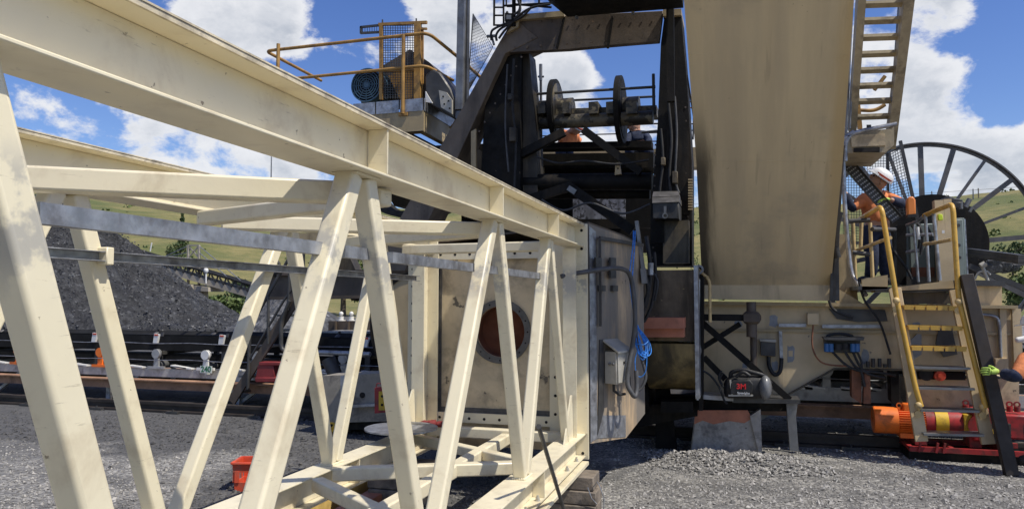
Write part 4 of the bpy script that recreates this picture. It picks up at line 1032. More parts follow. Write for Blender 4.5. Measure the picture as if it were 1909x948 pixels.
b = MB(); hq = PY([(1183, 560, 6.46), (1188, 640, 6.48), (1196, 668, 6.5), (1204, 700, 6.5), (1196, 722, 6.48), (1186, 730, 6.46), (1180, 738, 6.46), (1174, 722, 6.44), (1173, 690, 6.44)])
b.tube(smooth_path(hq), .014, 8); tag(b.build('cable', M['hose'], loc=hq[3]), 'thin grey cable looping beside the blue rope coil', 'cable')
# blue rope
b = MB(); rr = random.Random(3)
for k in range(15):
    dx = rr.uniform(-7, 7); L = rr.uniform(52, 66); wd = rr.uniform(7, 14); cxp = 1196+dx*.6
    lp = [Q(1185+rr.uniform(-2, 3), 604+rr.uniform(0, 5), 6.52), Q(cxp-wd*.75, 604+L*.55, 6.48+rr.uniform(-.03, .05)), Q(cxp-wd*.2, 604+L*.9, 6.48), Q(cxp+wd*.55, 604+L, 6.5+rr.uniform(-.04, .04)), Q(cxp+wd, 604+L*.85, 6.52), Q(cxp+wd*.6, 604+L*.5, 6.55), Q(1187+rr.uniform(-2, 2), 604+rr.uniform(0, 4), 6.54)]
    b.tube(smooth_path(lp, 4), .0045, 6)
b.tube(smooth_path(PY([(1181, 430, 6.7), (1180, 455, 6.6), (1176, 490, 6.55), (1174, 515, 6.5), (1178, 560, 6.48), (1185, 606, 6.5)])), .005, 6)
b.tube(smooth_path(PY([(1184, 430, 6.7), (1183, 460, 6.6), (1180, 500, 6.55), (1178, 530, 6.5)])), .005, 6)
b.tube(smooth_path(PY([(1190, 650, 6.45), (1184, 670, 6.45), (1186, 695, 6.45), (1195, 702, 6.45), (1204, 690, 6.45), (1206, 660, 6.45)])), .0045, 6)
b.tube(smooth_path(PY([(1186, 640, 6.46), (1200, 642, 6.44), (1208, 636, 6.48)])), .005, 6)
tag(b.build('rope_coil', M['bluerope'], loc=Q(1195, 700, 6.5)), 'bright blue rope coil hanging beside the tan head box', 'rope')

# ================================================================== conveyor drum and its chute between the head box and the girder
dr = thing('transfer_chute', 'coal streaked steel chute with a rounded belly hanging between head box and girder', 'chute', Vector((Q(1250, 800, 7.9).x, 7.9, 0)))
YC = 7.75; xl, xr = Q(1201, 560, YC).x, Q(1300, 560, YC).x
def zq(py, Y): return Q(1250, py, Y).z
b = MB(); b.span((xl, YC, zq(635, YC)), (xr, YC+.6, zq(503, YC))); b.build('front_plate', mat('grey_brown_plate', (.17, .13, .085), .75, var=.25, vscale=5, dirt=(.022, .018, .014), dirt_amt=.45, dscale=3, streak=True, spots=(.4, .3, .15), spot_amt=.12, bump=.2, spec=.2), dr)
zc, rc = zq(640, YC), zq(640, YC)-zq(735, YC)
prof = [(YC-.01+rc*(1-math.cos(a)), zc-rc*math.sin(a)) for a in [math.pi/2*i/10 for i in range(11)]]
prof += [(YC+1.2, zc-rc), (YC+1.2, zc)]
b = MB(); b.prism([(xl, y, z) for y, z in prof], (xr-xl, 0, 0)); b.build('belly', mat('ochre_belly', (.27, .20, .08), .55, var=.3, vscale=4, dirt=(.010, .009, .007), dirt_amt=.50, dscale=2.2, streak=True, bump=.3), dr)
b = MB(); b.span((xr-.03, YC-.03, zq(740, YC)), (xr+.01, YC+.6, zq(495, YC))); b.build('side_flange', M['galv'], dr)
b = MB(); b.poly([(1197, 592), (1275, 592), (1275, 612), (1197, 612)], 7.45, .32); b.poly([(1199, 612), (1275, 612), (1275, 628), (1199, 628)], 7.56, .2); b.build('red_beam', M['redox'], dr)
b = MB(); b.poly([(1165, 500), (1203, 500), (1210, 760), (1165, 770)], 8.2, .8); b.poly([(1165, 760), (1300, 745), (1300, 775), (1165, 800)], 8.3, .8); b.build('dark_casing', M['soot'], dr)
b = MB(); b.poly([(1222, 700), (1245, 700), (1262, 842), (1222, 842)], 8.5, .1); b.build('dark_flap', M['soot'], dr)
for (x0, x1, y0, y1, nm) in ((1230, 1245, 695, 730, 'panel'),): pass
b = MB(); b.poly([(1232, 748), (1292, 748), (1292, 768), (1232, 768)], 8.0, .3); b.build('sill', M['soot'], dr)
b = MB(); b.poly([(1226, 842), (1295, 835), (1295, 848), (1226, 848)], 8.9, .3); b.build('skid_bar', M['soot'], dr)
# support arms with old pipes above the chute
b = MB(); b.bar(Q(1187, 412, 7.0), Q(1199, 500, 7.0), .03, .075, (0, 1, 0)); b.bar(Q(1199, 500, 6.98), Q(1202, 528, 6.98), .045, .09, (0, 1, 0))
b.build('link_arm', M['steel'], dr)
for pts, r in (([(1205, 440, 7.2), (1212, 500, 7.2), (1206, 560, 7.2), (1190, 600, 7.2)], .02), ([(1220, 470, 7.3), (1222, 520, 7.3), (1214, 570, 7.3), (1200, 600, 7.3)], .016), ([(1215, 505, 7.1), (1226, 525, 7.1), (1220, 560, 7.1)], .012), ([(1190, 470, 7.1), (1208, 540, 7.1), (1188, 590, 7.1)], .018)):
    b = MB(); b.tube(smooth_path(PY(pts)), r, 8); b.build('hose', M['rubber'], dr)
b = MB(); b.rod(Q(1213, 490, 7.1), Q(1213, 512, 7.1), .03, 10); b.build('coupling', M['galv'], dr)
# pump motor drum behind the truss at the left of the flange
dl = thing('head_drum', 'big cream end drum with a dark rim half hidden behind the truss flange', 'drum', Vector((Q(790, 700, 8.4).x, 8.4, .0)))
c = Q(792, 612, 7.9); R_ = 108*MPP(792, 7.9)
b = MB(); b.rod((c.x, 7.9, c.z), (c.x, 8.7, c.z), R_, 56); b.build('shell', M['dirty'], dl)
b = MB(); b.ring((c.x, 7.92, c.z), (0, 1, 0), R_*.97, R_*1.03, .08, 56); b.build('rim', M['soot'], dl)
b = MB(); b.bar((c.x, 8.5, 0), (c.x, 8.5, c.z-R_*.9), .5, .4, (0, 1, 0)); b.build('pedestal', M['soot'], dl)

# ================================================================== portal frame
pf = thing('portal_frame', 'tall coal blackened portal frame with a raking left leg and a brown cross beam', 'gantry', Vector((Q(1100, 700, 9.7).x, 9.7, 0)))
YP = 9.4
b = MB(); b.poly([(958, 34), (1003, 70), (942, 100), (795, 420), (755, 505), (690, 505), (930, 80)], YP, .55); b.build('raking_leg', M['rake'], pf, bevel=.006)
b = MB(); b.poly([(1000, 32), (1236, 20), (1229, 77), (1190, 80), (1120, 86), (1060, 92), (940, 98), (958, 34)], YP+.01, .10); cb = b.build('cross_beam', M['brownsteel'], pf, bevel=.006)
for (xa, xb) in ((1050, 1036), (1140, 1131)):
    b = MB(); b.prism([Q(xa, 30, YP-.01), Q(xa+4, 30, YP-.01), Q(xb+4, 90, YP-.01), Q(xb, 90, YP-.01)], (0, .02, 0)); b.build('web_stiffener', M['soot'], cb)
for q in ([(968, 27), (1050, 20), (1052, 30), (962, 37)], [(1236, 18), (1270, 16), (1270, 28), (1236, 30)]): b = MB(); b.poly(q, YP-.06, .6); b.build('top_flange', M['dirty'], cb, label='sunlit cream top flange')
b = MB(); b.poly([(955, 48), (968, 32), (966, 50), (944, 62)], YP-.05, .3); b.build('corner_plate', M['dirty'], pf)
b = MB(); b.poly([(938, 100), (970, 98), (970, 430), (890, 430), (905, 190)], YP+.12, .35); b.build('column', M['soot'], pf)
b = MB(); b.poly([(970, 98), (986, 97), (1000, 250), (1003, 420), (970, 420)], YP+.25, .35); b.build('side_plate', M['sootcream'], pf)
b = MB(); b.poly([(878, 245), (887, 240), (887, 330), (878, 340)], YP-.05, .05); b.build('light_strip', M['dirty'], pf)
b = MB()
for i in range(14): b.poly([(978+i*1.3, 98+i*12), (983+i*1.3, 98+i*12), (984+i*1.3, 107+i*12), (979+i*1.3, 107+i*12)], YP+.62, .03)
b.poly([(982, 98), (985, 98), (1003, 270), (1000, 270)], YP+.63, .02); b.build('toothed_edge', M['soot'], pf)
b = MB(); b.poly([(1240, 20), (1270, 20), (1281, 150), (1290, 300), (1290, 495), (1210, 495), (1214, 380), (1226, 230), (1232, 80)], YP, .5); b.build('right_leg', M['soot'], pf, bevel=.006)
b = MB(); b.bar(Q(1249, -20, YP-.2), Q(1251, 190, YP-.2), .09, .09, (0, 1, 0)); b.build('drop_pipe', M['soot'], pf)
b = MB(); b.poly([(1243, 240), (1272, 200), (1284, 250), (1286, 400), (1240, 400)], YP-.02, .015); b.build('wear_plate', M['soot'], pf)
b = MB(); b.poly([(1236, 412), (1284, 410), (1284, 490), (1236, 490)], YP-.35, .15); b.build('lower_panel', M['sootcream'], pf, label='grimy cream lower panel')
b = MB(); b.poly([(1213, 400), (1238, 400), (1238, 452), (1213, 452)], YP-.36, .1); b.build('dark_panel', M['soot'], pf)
for (xa, ya, xb, yb2, w) in ((1281, 140, 1295, 230, 3), (1283, 250, 1290, 400, 2.4)):
    b = MB(); b.rod(Q(xa, ya, YP+.1), Q(xb, yb2, YP+.1), w*.5*MPP(1285, YP), 8); b.build('tie_rod', M['soot'], pf)
b = MB()
for i in range(12): p = Q(1287, 335+i*5, YP-.05); b.box(p, (.05, .05, .018))
b.build('comb_plate', M['dirty'], pf)
# lower pipes and diagonals of the portal
def pipe(par, nm, m, xa, ya, xb, yb2, r, Y, n=16): b = MB(); b.rod(Q(xa, ya, Y), Q(xb, yb2, Y), r*MPP((xa+xb)/2, Y), n); return b.build(nm, m, par)
pipe(pf, 'cross_pipe', M['soot'], 930, 340, 1215, 338, 16, 9.75)
pipe(pf, 'cross_pipe', M['soot'], 935, 362, 1212, 362, 9, 9.95)
for (xa, ya, xb, yb2, w) in ((905, 322, 1052, 246, 15), (1088, 242, 1195, 322, 14), (985, 372, 1062, 348, 16), (1058, 346, 1180, 430, 18)):
    b = MB(); b.bar(Q(xa, ya, 9.6), Q(xb, yb2, 9.6), w*MPP(1050, 9.6), .1, (0, 1, 0)); b.build('diagonal', M['soot'], pf)
b = MB(); b.box(Q(1066, 354, 9.54), (.12, .02, .07), Matrix.Rotation(.6, 3, 'Y')); b.build('end_cleat', M['steel'], pf)
for px, py in ((951, 313), (1152, 312)):
    b = MB(); b.poly([(px-5, py-8), (px+3, py-10), (px+6, py+12), (px-6, py+14)], 9.6, .05); b.k = 1; p = Q(px, py+2, 9.595); b.rod(p, p+Vector((0, .006, 0)), .012, 8); b.build('lug', [M['dirty'], M['hole']], pf)
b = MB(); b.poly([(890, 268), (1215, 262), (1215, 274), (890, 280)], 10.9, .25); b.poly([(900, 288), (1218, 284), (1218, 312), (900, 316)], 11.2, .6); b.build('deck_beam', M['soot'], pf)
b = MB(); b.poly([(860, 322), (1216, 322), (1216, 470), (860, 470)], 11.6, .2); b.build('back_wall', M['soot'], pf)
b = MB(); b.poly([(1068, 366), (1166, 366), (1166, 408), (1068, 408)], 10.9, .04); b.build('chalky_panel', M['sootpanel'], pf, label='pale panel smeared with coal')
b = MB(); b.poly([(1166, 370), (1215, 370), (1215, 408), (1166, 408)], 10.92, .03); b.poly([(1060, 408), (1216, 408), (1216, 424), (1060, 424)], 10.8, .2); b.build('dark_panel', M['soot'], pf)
for px in (938, 993, 1010):
    b = MB(); b.poly([(px-3, 312), (px+3, 312), (px+3, 322), (px-3, 322)], 11.0, .05); b.build('cream_cleat', M['dirty'], pf)
# cables, clips and bolt rows of the portal
rc2 = random.Random(12)
for pts, r_, mk in (([(1246, 190), (1252, 260), (1248, 330), (1256, 400), (1250, 470)], .018, 'rubber'), ([(1258, 180), (1262, 250), (1259, 330), (1266, 360)], .014, 'hose'), ([(1232, 240), (1236, 300), (1230, 360), (1234, 430)], .016, 'rubber'),
                    ([(958, 110), (955, 190), (962, 270), (956, 400)], .016, 'rubber'), ([(946, 120), (942, 230), (948, 320)], .012, 'hose'), ([(1000, 292), (1040, 304), (1090, 300), (1150, 306), (1210, 298)], .014, 'rubber'), ([(1010, 372), (1050, 392), (1100, 378), (1160, 398), (1212, 380)], .014, 'hose')):
    b = MB(); b.tube(smooth_path([Q(x_, y_, YP-.04 if x_ > 1225 or x_ < 965 else 9.55) for x_, y_ in pts]), r_, 8); b.build('cable', M[mk], pf)
b = MB()
for i in range(12):
    f = i/11
    for (xa, ya, xb, yb2) in ((992, 72, 884, 262), (1008, 40, 1222, 28), (960, 88, 1222, 70), (1278, 200, 1284, 480), (1222, 270, 1217, 480)):
        p = Q(xa+(xb-xa)*f, ya+(yb2-ya)*f, YP-.004); b.rod(p, p-Vector((0, .008, 0)), .013, 6)
o_ = b.build('bolt_rows', M['brownsteel'], pf); o_['kind'] = 'stuff'
for (px, py, w_, h_) in ((1258, 330, 10, 22), (1236, 300, 8, 14), (955, 250, 12, 26), (950, 180, 8, 12)):
    b = MB(); b.poly([(px-w_/2, py-h_/2), (px+w_/2, py-h_/2), (px+w_/2, py+h_/2), (px-w_/2, py+h_/2)], YP-.1, .1); b.build('terminal_box', M['sootcream'], pf, bevel=.006)
# winch in the opening
wn = thing('winch', 'old cream winch shaft with two rope discs across the portal opening', 'winch', Q(1095, 230, 10.1))
b = MB(); b.poly([(963, 206), (1224, 196), (1224, 214), (963, 222)], 10.0, .3); b.build('shaft_beam', M['winch'], wn)
pipe(wn, 'shaft', M['winch'], 935, 232, 1218, 219, 13, 9.95, 20)
for px, y0, y1, w in ((1036, 148, 262, 13), (1157, 141, 268, 10)):
    c = Q(px, (y0+y1)/2, 10.15); R_ = (y1-y0)/2*MPP(px, 10.15)
    b = MB(); b.rod(c-Vector((.035, 0, 0)), c+Vector((.035, 0, 0)), R_, 40); b.k = 0
    ds = b.build('rope_disc', M['soot'], wn)
    b = MB(); b.rod(c+Vector((.035, 0, 0)), c+Vector((.045, 0, 0)), R_*.86, 32); b.build('disc_face', M['winch' if px == 1036 else 'soot'], ds)
    b = MB(); b.rod(c+Vector((.045, 0, 0)), c+Vector((.26, 0, 0)), R_*.36, 20); b.build('hub', M['winch'], ds)
for (px, w) in ((1015, 14), (1060, 12), (1110, 16), (1140, 12), (1180, 18)):
    b = MB(); p = Q(px, 206, 9.95); b.box(p, (w*.008, .34, .16)); b.build('bearing_block', M['winch'], wn)
for (xa, ya, xb, yb2, r, Y_) in ((955, 178, 1222, 162, 2.6, 9.9), (1000, 190, 1222, 180, 2.2, 10.8), (955, 168, 955, 215, 2.6, 9.9), (1218, 138, 1219, 200, 3, 9.9), (958, 182, 985, 210, 2.4, 9.9), (1008, 122, 1009, 270, 2.6, 11.2), (1196, 247, 1225, 244, 2.4, 12.0)):
    pipe(wn, 'handrail', M['darksteel'], xa, ya, xb, yb2, r, Y_, 10)
pipe(wn, 'spigot', M['steel'], 1008, 120, 1008, 150, 3.2, 11.2); pipe(wn, 'collar', M['steel'], 1003, 143, 1014, 143, 2, 11.2, 8)
rl = thing('rear_walkway_rail', 'thin dark guard rail behind the workers seen through the portal', 'guard rail', Q(1110, 280, 13.4))
for (ya, yb2, r) in ((238, 230, 1.6), (254, 247, 1.2), (268, 263, 1.2)): pipe(rl, 'rail', M['darksteel'], 990, ya, 1240, yb2, r, 13.4, 8)
for px in range(1000, 1240, 17): pipe(rl, 'baluster', M['darksteel'], px, 268, px, 285, .7, 13.4, 6)
pipe(rl, 'post', M['darksteel'], 1008, 235, 1008, 290, 1.6, 13.4, 8)
b = MB(); b.poly([(985, 282), (1240, 277), (1240, 283), (985, 288)], 13.2, .6); b.build('walkway', M['dirty'], rl)
gr = thing('gap_guard_rail', 'thin rusty guard rail in the gap left of the tall chute', 'guard rail', Q(1295, 300, 11.5))
for ya in (190, 201, 231, 243): pipe(gr, 'rail', M['rust' if ya < 210 else 'darksteel'], 1268, ya, 1330, ya, 1.3, 11.5, 8)
pipe(gr, 'post', M['darksteel'], 1296, 130, 1292, 260, 1.6, 11.5, 8)
b = MB(); b.poly([(1270, 275), (1335, 273), (1335, 310), (1270, 312)], 11.9, .3); b.build('walkway', M['dirty'], gr)
# overhead boom
ob = thing('overhead_boom', 'black boom underside crossing above the portal', 'boom', Q(1150, 30, 8.8))
b = MB(); b.prism([Q(1012, -12, 9.1), Q(1024, 4, 9.1), Q(1058, 32, 9.1), Q(1274, 15, 9.1), Q(1280, -160, 9.1), Q(1000, -160, 9.1)], (0, -1.3, 0)); b.build('box', M['soot'], ob)
for px, py in ((1075, 30), (1180, 22)):
    b = MB(); p = Q(px, py, 9.05); b.rod(p, p+Vector((0, 0, -.04)), .02, 8); b.build('bolt', M['steel'], ob)
# grey box with hasp on the leg
gb = thing('grey_lockbox', 'dark grey steel box with a hasp fixed low on the right portal leg', 'box', Q(1242, 408, 8.9))
b = MB(); b.poly([(1217, 378), (1265, 376), (1265, 408), (1217, 407)], 8.85, .5); b.build('body', M['darksteel'], gb, bevel=.008)
b = MB(); b.prism([Q(1216, 378, 8.83), Q(1266, 376, 8.83), Q(1266, 366, 8.93), Q(1216, 368, 8.93)], (0, .45, 0)); b.prism([Q(1216, 367, 8.93), Q(1266, 365, 8.93), Q(1264, 356, 9.1), Q(1218, 357, 9.1)], (0, .3, 0)); b.build('lid', M['greyband'], gb)
b = MB(); b.ring(Q(1240, 402, 8.82), (0, 1, 0), .02, .034, .014, 14); b.bar(Q(1240, 384, 8.83), Q(1240, 400, 8.83), .03, .012, (0, 1, 0)); b.build('hasp', M['steel'], gb)

# ================================================================== drive platform at the left with the blue motor
dp = thing('drive_platform', 'cream drive platform with rusty yellow handrails and mesh guard high above the truss', 'platform', Q(740, 240, 10.2))
YD = 9.6; XD = Q(790, 200, YD).x; XF = Q(493, 200, YD).x; YB = 10.9
zt_, zb_ = Q(790, 205, YD).z, Q(790, 245, YD).z
b = MB(); b.span((XF, YD, zt_-.02), (XD, YB, zt_)); b.span((XF, YD, zb_), (XD, YD+.012, zt_-.02)); b.span((XD-.012, YD+.012, zb_), (XD, YB, zt_-.02)); b.span((XF, YD, zb_), (XD, YD+.1, zb_+.012)); b.span((XD-.1, YD+.1, zb_), (XD, YB, zb_+.012)); b.build('deck', M['dirty'], dp)
b = MB(); b.span((XD-1.2, YD+.2, zb_-.25), (XD-.3, YB, zb_+.05)); b.span((XD-.7, YD+.5, zb_-.8), (XD+.5, YB, zb_-.1)); b.build('underframe', M['soot'], dp)
zk = Q(790, 183, YD).z
b = MB()
for q in range(7):
    xa = XF+(XD-XF)*q/7+.01; b.span((xa, YD-.012, zt_-.01), (XF+(XD-XF)*(q+1)/7-.01, YD-.004, zk))
b.span((XD+.004, YD, zt_-.01), (XD+.012, YB, zk)); b.build('kick_plate', M['galv'], dp)
def rail_tube(par, nm, m, pts, r=.024, rad=.12): b = MB(); b.tube(rounded(pts, rad), r, 8); return b.build(nm, m, par)
zr, zm = Q(755, 66, YD).z, Q(755, 126, YD).z
rail_tube(dp, 'top_rail', M['oldyellow'], [(XF, YB+.3, zr), (XF, YD, zr), (XD+.06, YD, zr), Q(858, 110, YD+.55), Q(930, 175, YD+.9)], .026)
rail_tube(dp, 'mid_rail', M['oldyellow'], [(XF+.02, YB+.3, zm), (XF+.02, YD, zm), (XD+.02, YD, zm), Q(845, 150, YD+.55)], .024)
for px, yt, yb2, YY in ((519, 82, 240, YD-.02), (752, 65, 212, YD-.03)):
    b = MB(); p = Q(px, yt, YY); b.rod(p, (p.x, p.y, Q(px, yb2, YY).z), .028, 10); b.box((p.x, p.y+.012, Q(px, yb2, YY).z), (.14, .02, .05)); b.build('post', M['oldyellow'], dp)
b = MB(); b.tube(rounded([Q(857, 106, YD+.55), Q(853, 225, YD+.55), Q(840, 240, YD+.5)], .1), .028, 8); b.build('post', M['oldyellow'], dp)
# blue motor
c = Q(686, 160, YD+.15); R_ = 33*MPP(686, YD)
mo = MB(); mo.rod((c.x, c.y+.12, c.z), (c.x, c.y+.75, c.z), R_*.92, 32)
for k in range(28):
    a = 2*math.pi*k/28; e = Vector((math.cos(a), 0, math.sin(a))); mo.bar(Vector((c.x, c.y+.18, c.z))+e*R_*.95, Vector((c.x, c.y+.7, c.z))+e*R_*.95, .008, .07, e)
mo.box((c.x, c.y+.4, c.z-R_*.9), (R_*1.5, .5, R_*.3))
mo_ = mo.build('motor', M['blue'], dp, label='blue electric motor with a round fan grille')
b = MB(); b.ring((c.x, c.y+.05, c.z), (0, 1, 0), R_*.93, R_*1.0, .2, 36)
for q in (.2, .36, .5, .64, .78): b.ring((c.x, c.y-.05, c.z), (0, 1, 0), R_*q, R_*(q+.05), .008, 32)
for k in range(12): a = 2*math.pi*k/12; e = Vector((math.cos(a), 0, math.sin(a))); b.bar(Vector((c.x, c.y-.05, c.z))+e*R_*.16, Vector((c.x, c.y-.05, c.z))+e*R_*.95, .008, .008)
b.rod((c.x, c.y-.056, c.z), (c.x, c.y-.04, c.z), R_*.17, 16); b.build('fan_grille', M['blue'], mo_)
b = MB(); b.rod((c.x, c.y+.06, c.z), (c.x, c.y+.1, c.z), R_*.92, 28); b.build('fan', M['hole'], mo_)
b = MB(); b.box((c.x, c.y+.4, c.z+R_*1.05), (.2, .24, .12)); b.build('terminal_box', M['blue'], mo_, bevel=.01)
# mesh guard
YG = YD+.12
b = MB(); b.bar(Q(711, 186, YG), Q(711, 44, YG), .05, .05, (0, 1, 0)); b.bar(Q(779, 186, YG), Q(779, 42, YG), .10, .06, (0, 1, 0)); b.bar(Q(788, 186, YG+.05), Q(788, 52, YG+.05), .02, .04, (0, 1, 0)); b.bar(Q(706, 46, YG), Q(796, 42, YG), .04, .04); b.bar(Q(779, 54, YG), Q(796, 54, YG), .03, .03); b.bar(Q(716, 132, YG), Q(782, 130, YG), .04, .035)
gf = b.build('guard_frame', M['oldyellow'], dp)
b = MB()
for i in range(14): px = 714+i*4.6; b.bar(Q(px, 184, YG), Q(px, 46, YG), .007, .007, (0, 1, 0))
for i in range(30): py = 48+i*4.6; b.bar(Q(712, py, YG+.007), Q(776, py, YG+.007), .007, .007)
b.build('guard_mesh', M['wire'], gf)
b = MB()
for (xa, ya, xb, yb2) in ((672, 51, 710, 47), (672, 62, 710, 60), (673, 50, 673, 63)): b.bar(Q(xa, ya, YG), Q(xb, yb2, YG), .03, .03, (0, 1, 0))
for i in range(8): b.bar(Q(676+i*4.4, 50, YG), Q(676+i*4.4, 62, YG), .006, .006, (0, 1, 0))
b.build('side_flap', M['darksteel'], gf)
for px, py in ((713, 43), (776, 41)):
    b = MB(); p = Q(px, py, YG); b.rod(p, p+Vector((0, 0, .05)), .012, 8); b.build('lug', M['darksteel'], gf)
b = MB(); b.poly([(714, 122), (764, 92), (800, 116), (830, 150), (842, 190), (712, 186)], YG+.35, .7); b.build('belt_hood', M['brownsteel'], dp)
b = MB(); b.poly([(724, 142), (748, 128), (775, 128), (776, 184), (745, 184)], YG+.2, .1); b.build('yellow_plate', M['oldyellow'], dp)
b = MB(); b.poly([(792, 140), (806, 128), (820, 135), (840, 165), (848, 185), (848, 222), (820, 205), (792, 190)], YD+.1, .5); gx = b.build('gearbox', M['darksteel'], dp, bevel=.02)
b = MB(); b.poly([(818, 168), (832, 172), (842, 186), (842, 212), (822, 200)], YD+.05, .08); b.k = 1
for px, py in ((826, 180), (836, 188), (828, 194), (838, 202)): p = Q(px, py, YD+.045); b.rod(p, p+Vector((0, .01, 0)), .014, 8)
b.build('bearing_cover', [M['boxgrey'], M['hole']], gx)
b = MB(); b.prism([Q(793, 170, YD+.05), Q(806, 192, YD+.05), Q(793, 190, YD+.05)], (0, .03, 0)); b.build('guard_corner', M['white'], gx)
# tall post and perforated sheet
tp = thing('tall_post', 'tall grey steel channel post rising beside the drive platform', 'post', Q(861, 205, 9.9))
b = MB(); p = Q(857, 205, 9.75); q = Q(864, -120, 9.75); b.bar(p, q, .10, .10, (0, 1, 0)); b.build('post_channel', M['steel'], tp)
b = MB(); b.bar(Q(870, 200, 9.85), Q(873, -120, 9.85), .035, .1, (0, 1, 0)); b.build('cable_tray', M['darksteel'], tp)
ms = thing('mesh_sheet', 'bent triangular sheet of fine wire mesh beside the tall post', 'mesh sheet', Q(880, 170, 10.0))
b = MB(); YM = 9.95
def tri(u, v):  # u along the base, v up
    p0, p1, p2 = Vector((872, 172)), Vector((919, 88)), Vector((882, 26)); 
    a = p0.lerp(p2, v); c_ = p0.lerp(p1, min(1, v*1.0)); c_ = p1.lerp(p2, max(0, (v-.45)/.55)) if v > .45 else p0.lerp(p1, v/.45)
    q = a.lerp(c_, u); return Q(q.x, q.y, YM+.25*u*u)
for i in range(12):
    for j in range(25):
        b.bar(tri(i/11, j/25), tri(i/11, (j+1)/25), .0045, .0045, (0, 1, 0))
for j in range(1, 24):
    for i in range(6): b.bar(tri(i/6, j/24), tri((i+1)/6, j/24), .0045, .0045)
b.build('wire_mesh', M['wire'], ms)
b = MB()
for j in range(24): b.bar(tri(0, j/24), tri(0, (j+1)/24), .012, .012, (0, 1, 0)); b.bar(tri(1, j/24), tri(1, (j+1)/24), .008, .008, (0, 1, 0))
b.build('edge_wire', M['darksteel'], ms)
# caged ladder with cables at the top of the portal
cl = thing('cage_ladder', 'black caged ladder with cables standing on the top left corner of the portal', 'ladder', Q(950, 60, 9.5))
YL = 9.35
for (xa, ya, xb, yb2, r) in ((922, -60, 921, 48, 2.2), (938, -60, 939, 52, 2.0), (958, -60, 958, 50, 4.0), (1005, -60, 1005, 10, 2.2), (943, -60, 944, 10, 1.6)): pipe(cl, 'upright', M['soot'], xa, ya, xb, yb2, r, YL, 8)
for py in (-14, 14, 29, 47): pipe(cl, 'rung', M['soot'], 921, py, 940, py, 1.8, YL, 8)
for (xa, ya, xb, yb2) in ((940, 11, 1028, 6), (958, 8, 1028, 14), (945, 12, 960, 12), (972, -20, 970, 10)): pipe(cl, 'hoop', M['soot'], xa, ya, xb, yb2, 2.2, YL, 8)
b = MB(); b.poly([(941, 24), (957, 25), (957, 39), (941, 40)], YL-.05, .15); b.k = 1; b.poly([(944, 28), (953, 28), (953, 36), (944, 36)], YL-.055, .01); b.build('lamp_box', [M['soot'], M['boxgrey']], cl)
for pts in ([(1026, 8), (1000, 12), (980, 20), (955, 38), (925, 52), (916, 60), (916, 75)], [(990, 14), (975, 30), (950, 44), (932, 55), (925, 66), (926, 76)], [(970, 10), (966, 22), (950, 30), (945, 22)], [(962, -10), (970, 16), (960, 36), (940, 58), (930, 72)]):
    b = MB(); b.tube(smooth_path([Q(x, y, YL-.03) for x, y in pts]), .017, 8); b.build('cable', M['rubber'], cl)
b = MB(); b.rod(Q(908, 68, YL), Q(926, 67, YL), .022, 8); b.rod(Q(917, 70, YL), Q(921, 84, YL), .016, 8); b.build('stub_pipe', M['steel'], cl)
# curved belt loop and grey raking plate seen under the top chord
lp = thing('belt_loop', 'black belt loop sagging under the drive platform seen below the top chord', 'belt', Q(730, 400, 11))
b = MB(); pts = smooth_path(PY([(672, 310, 11), (690, 345, 11), (712, 380, 11), (745, 400, 11), (790, 400, 11), (830, 385, 11)]), 6)
for a, c_ in zip(pts[:-1], pts[1:]): b.bar(a, c_, .7, .09, (0, 0, 1))
b.build('belt', M['rubber'], lp)
b = MB(); b.poly([(715, 350), (850, 330), (850, 384), (735, 384)], 11.4, .4); b.build('backing_plate', M['soot'], lp)
# ================================================================== tall inclined chute
ch = thing('tall_chute', 'tall wide weathered tan chute leaning out over the chassis', 'chute', Vector((Q(1430, 560, 8.8).x, 8.8, Q(1430, 560, 8.8).z)))
YB0, YT0 = 8.72, 6.05
bl, br = Q(1312, 557, YB0), Q(1547, 560, YB0); fl, fr = Q(1309, 531, YB0), Q(1549, 531, YB0)
tl, tr_ = Q(1275, 0, YT0), Q(1592, 0, YT0)
ml, mr = Q(1298, 300, 7.34), Q(1571, 300, 7.34)
tl2, tr2 = tl+(tl-ml)*.55, tr_+(tr_-mr)*.55
TH = Vector((0, .62, .66))
b = MB()
L_ = [bl, fl, ml, tl, tl2]; R2 = [br, fr, mr, tr_, tr2]
for i in range(1, 4):
    b.add([L_[i], R2[i], R2[i+1], L_[i+1], L_[i]+TH, R2[i]+TH, R2[i+1]+TH, L_[i+1]+TH], [(0, 1, 2, 3), (7, 6, 5, 4), (0, 3, 7, 4), (1, 5, 6, 2)])

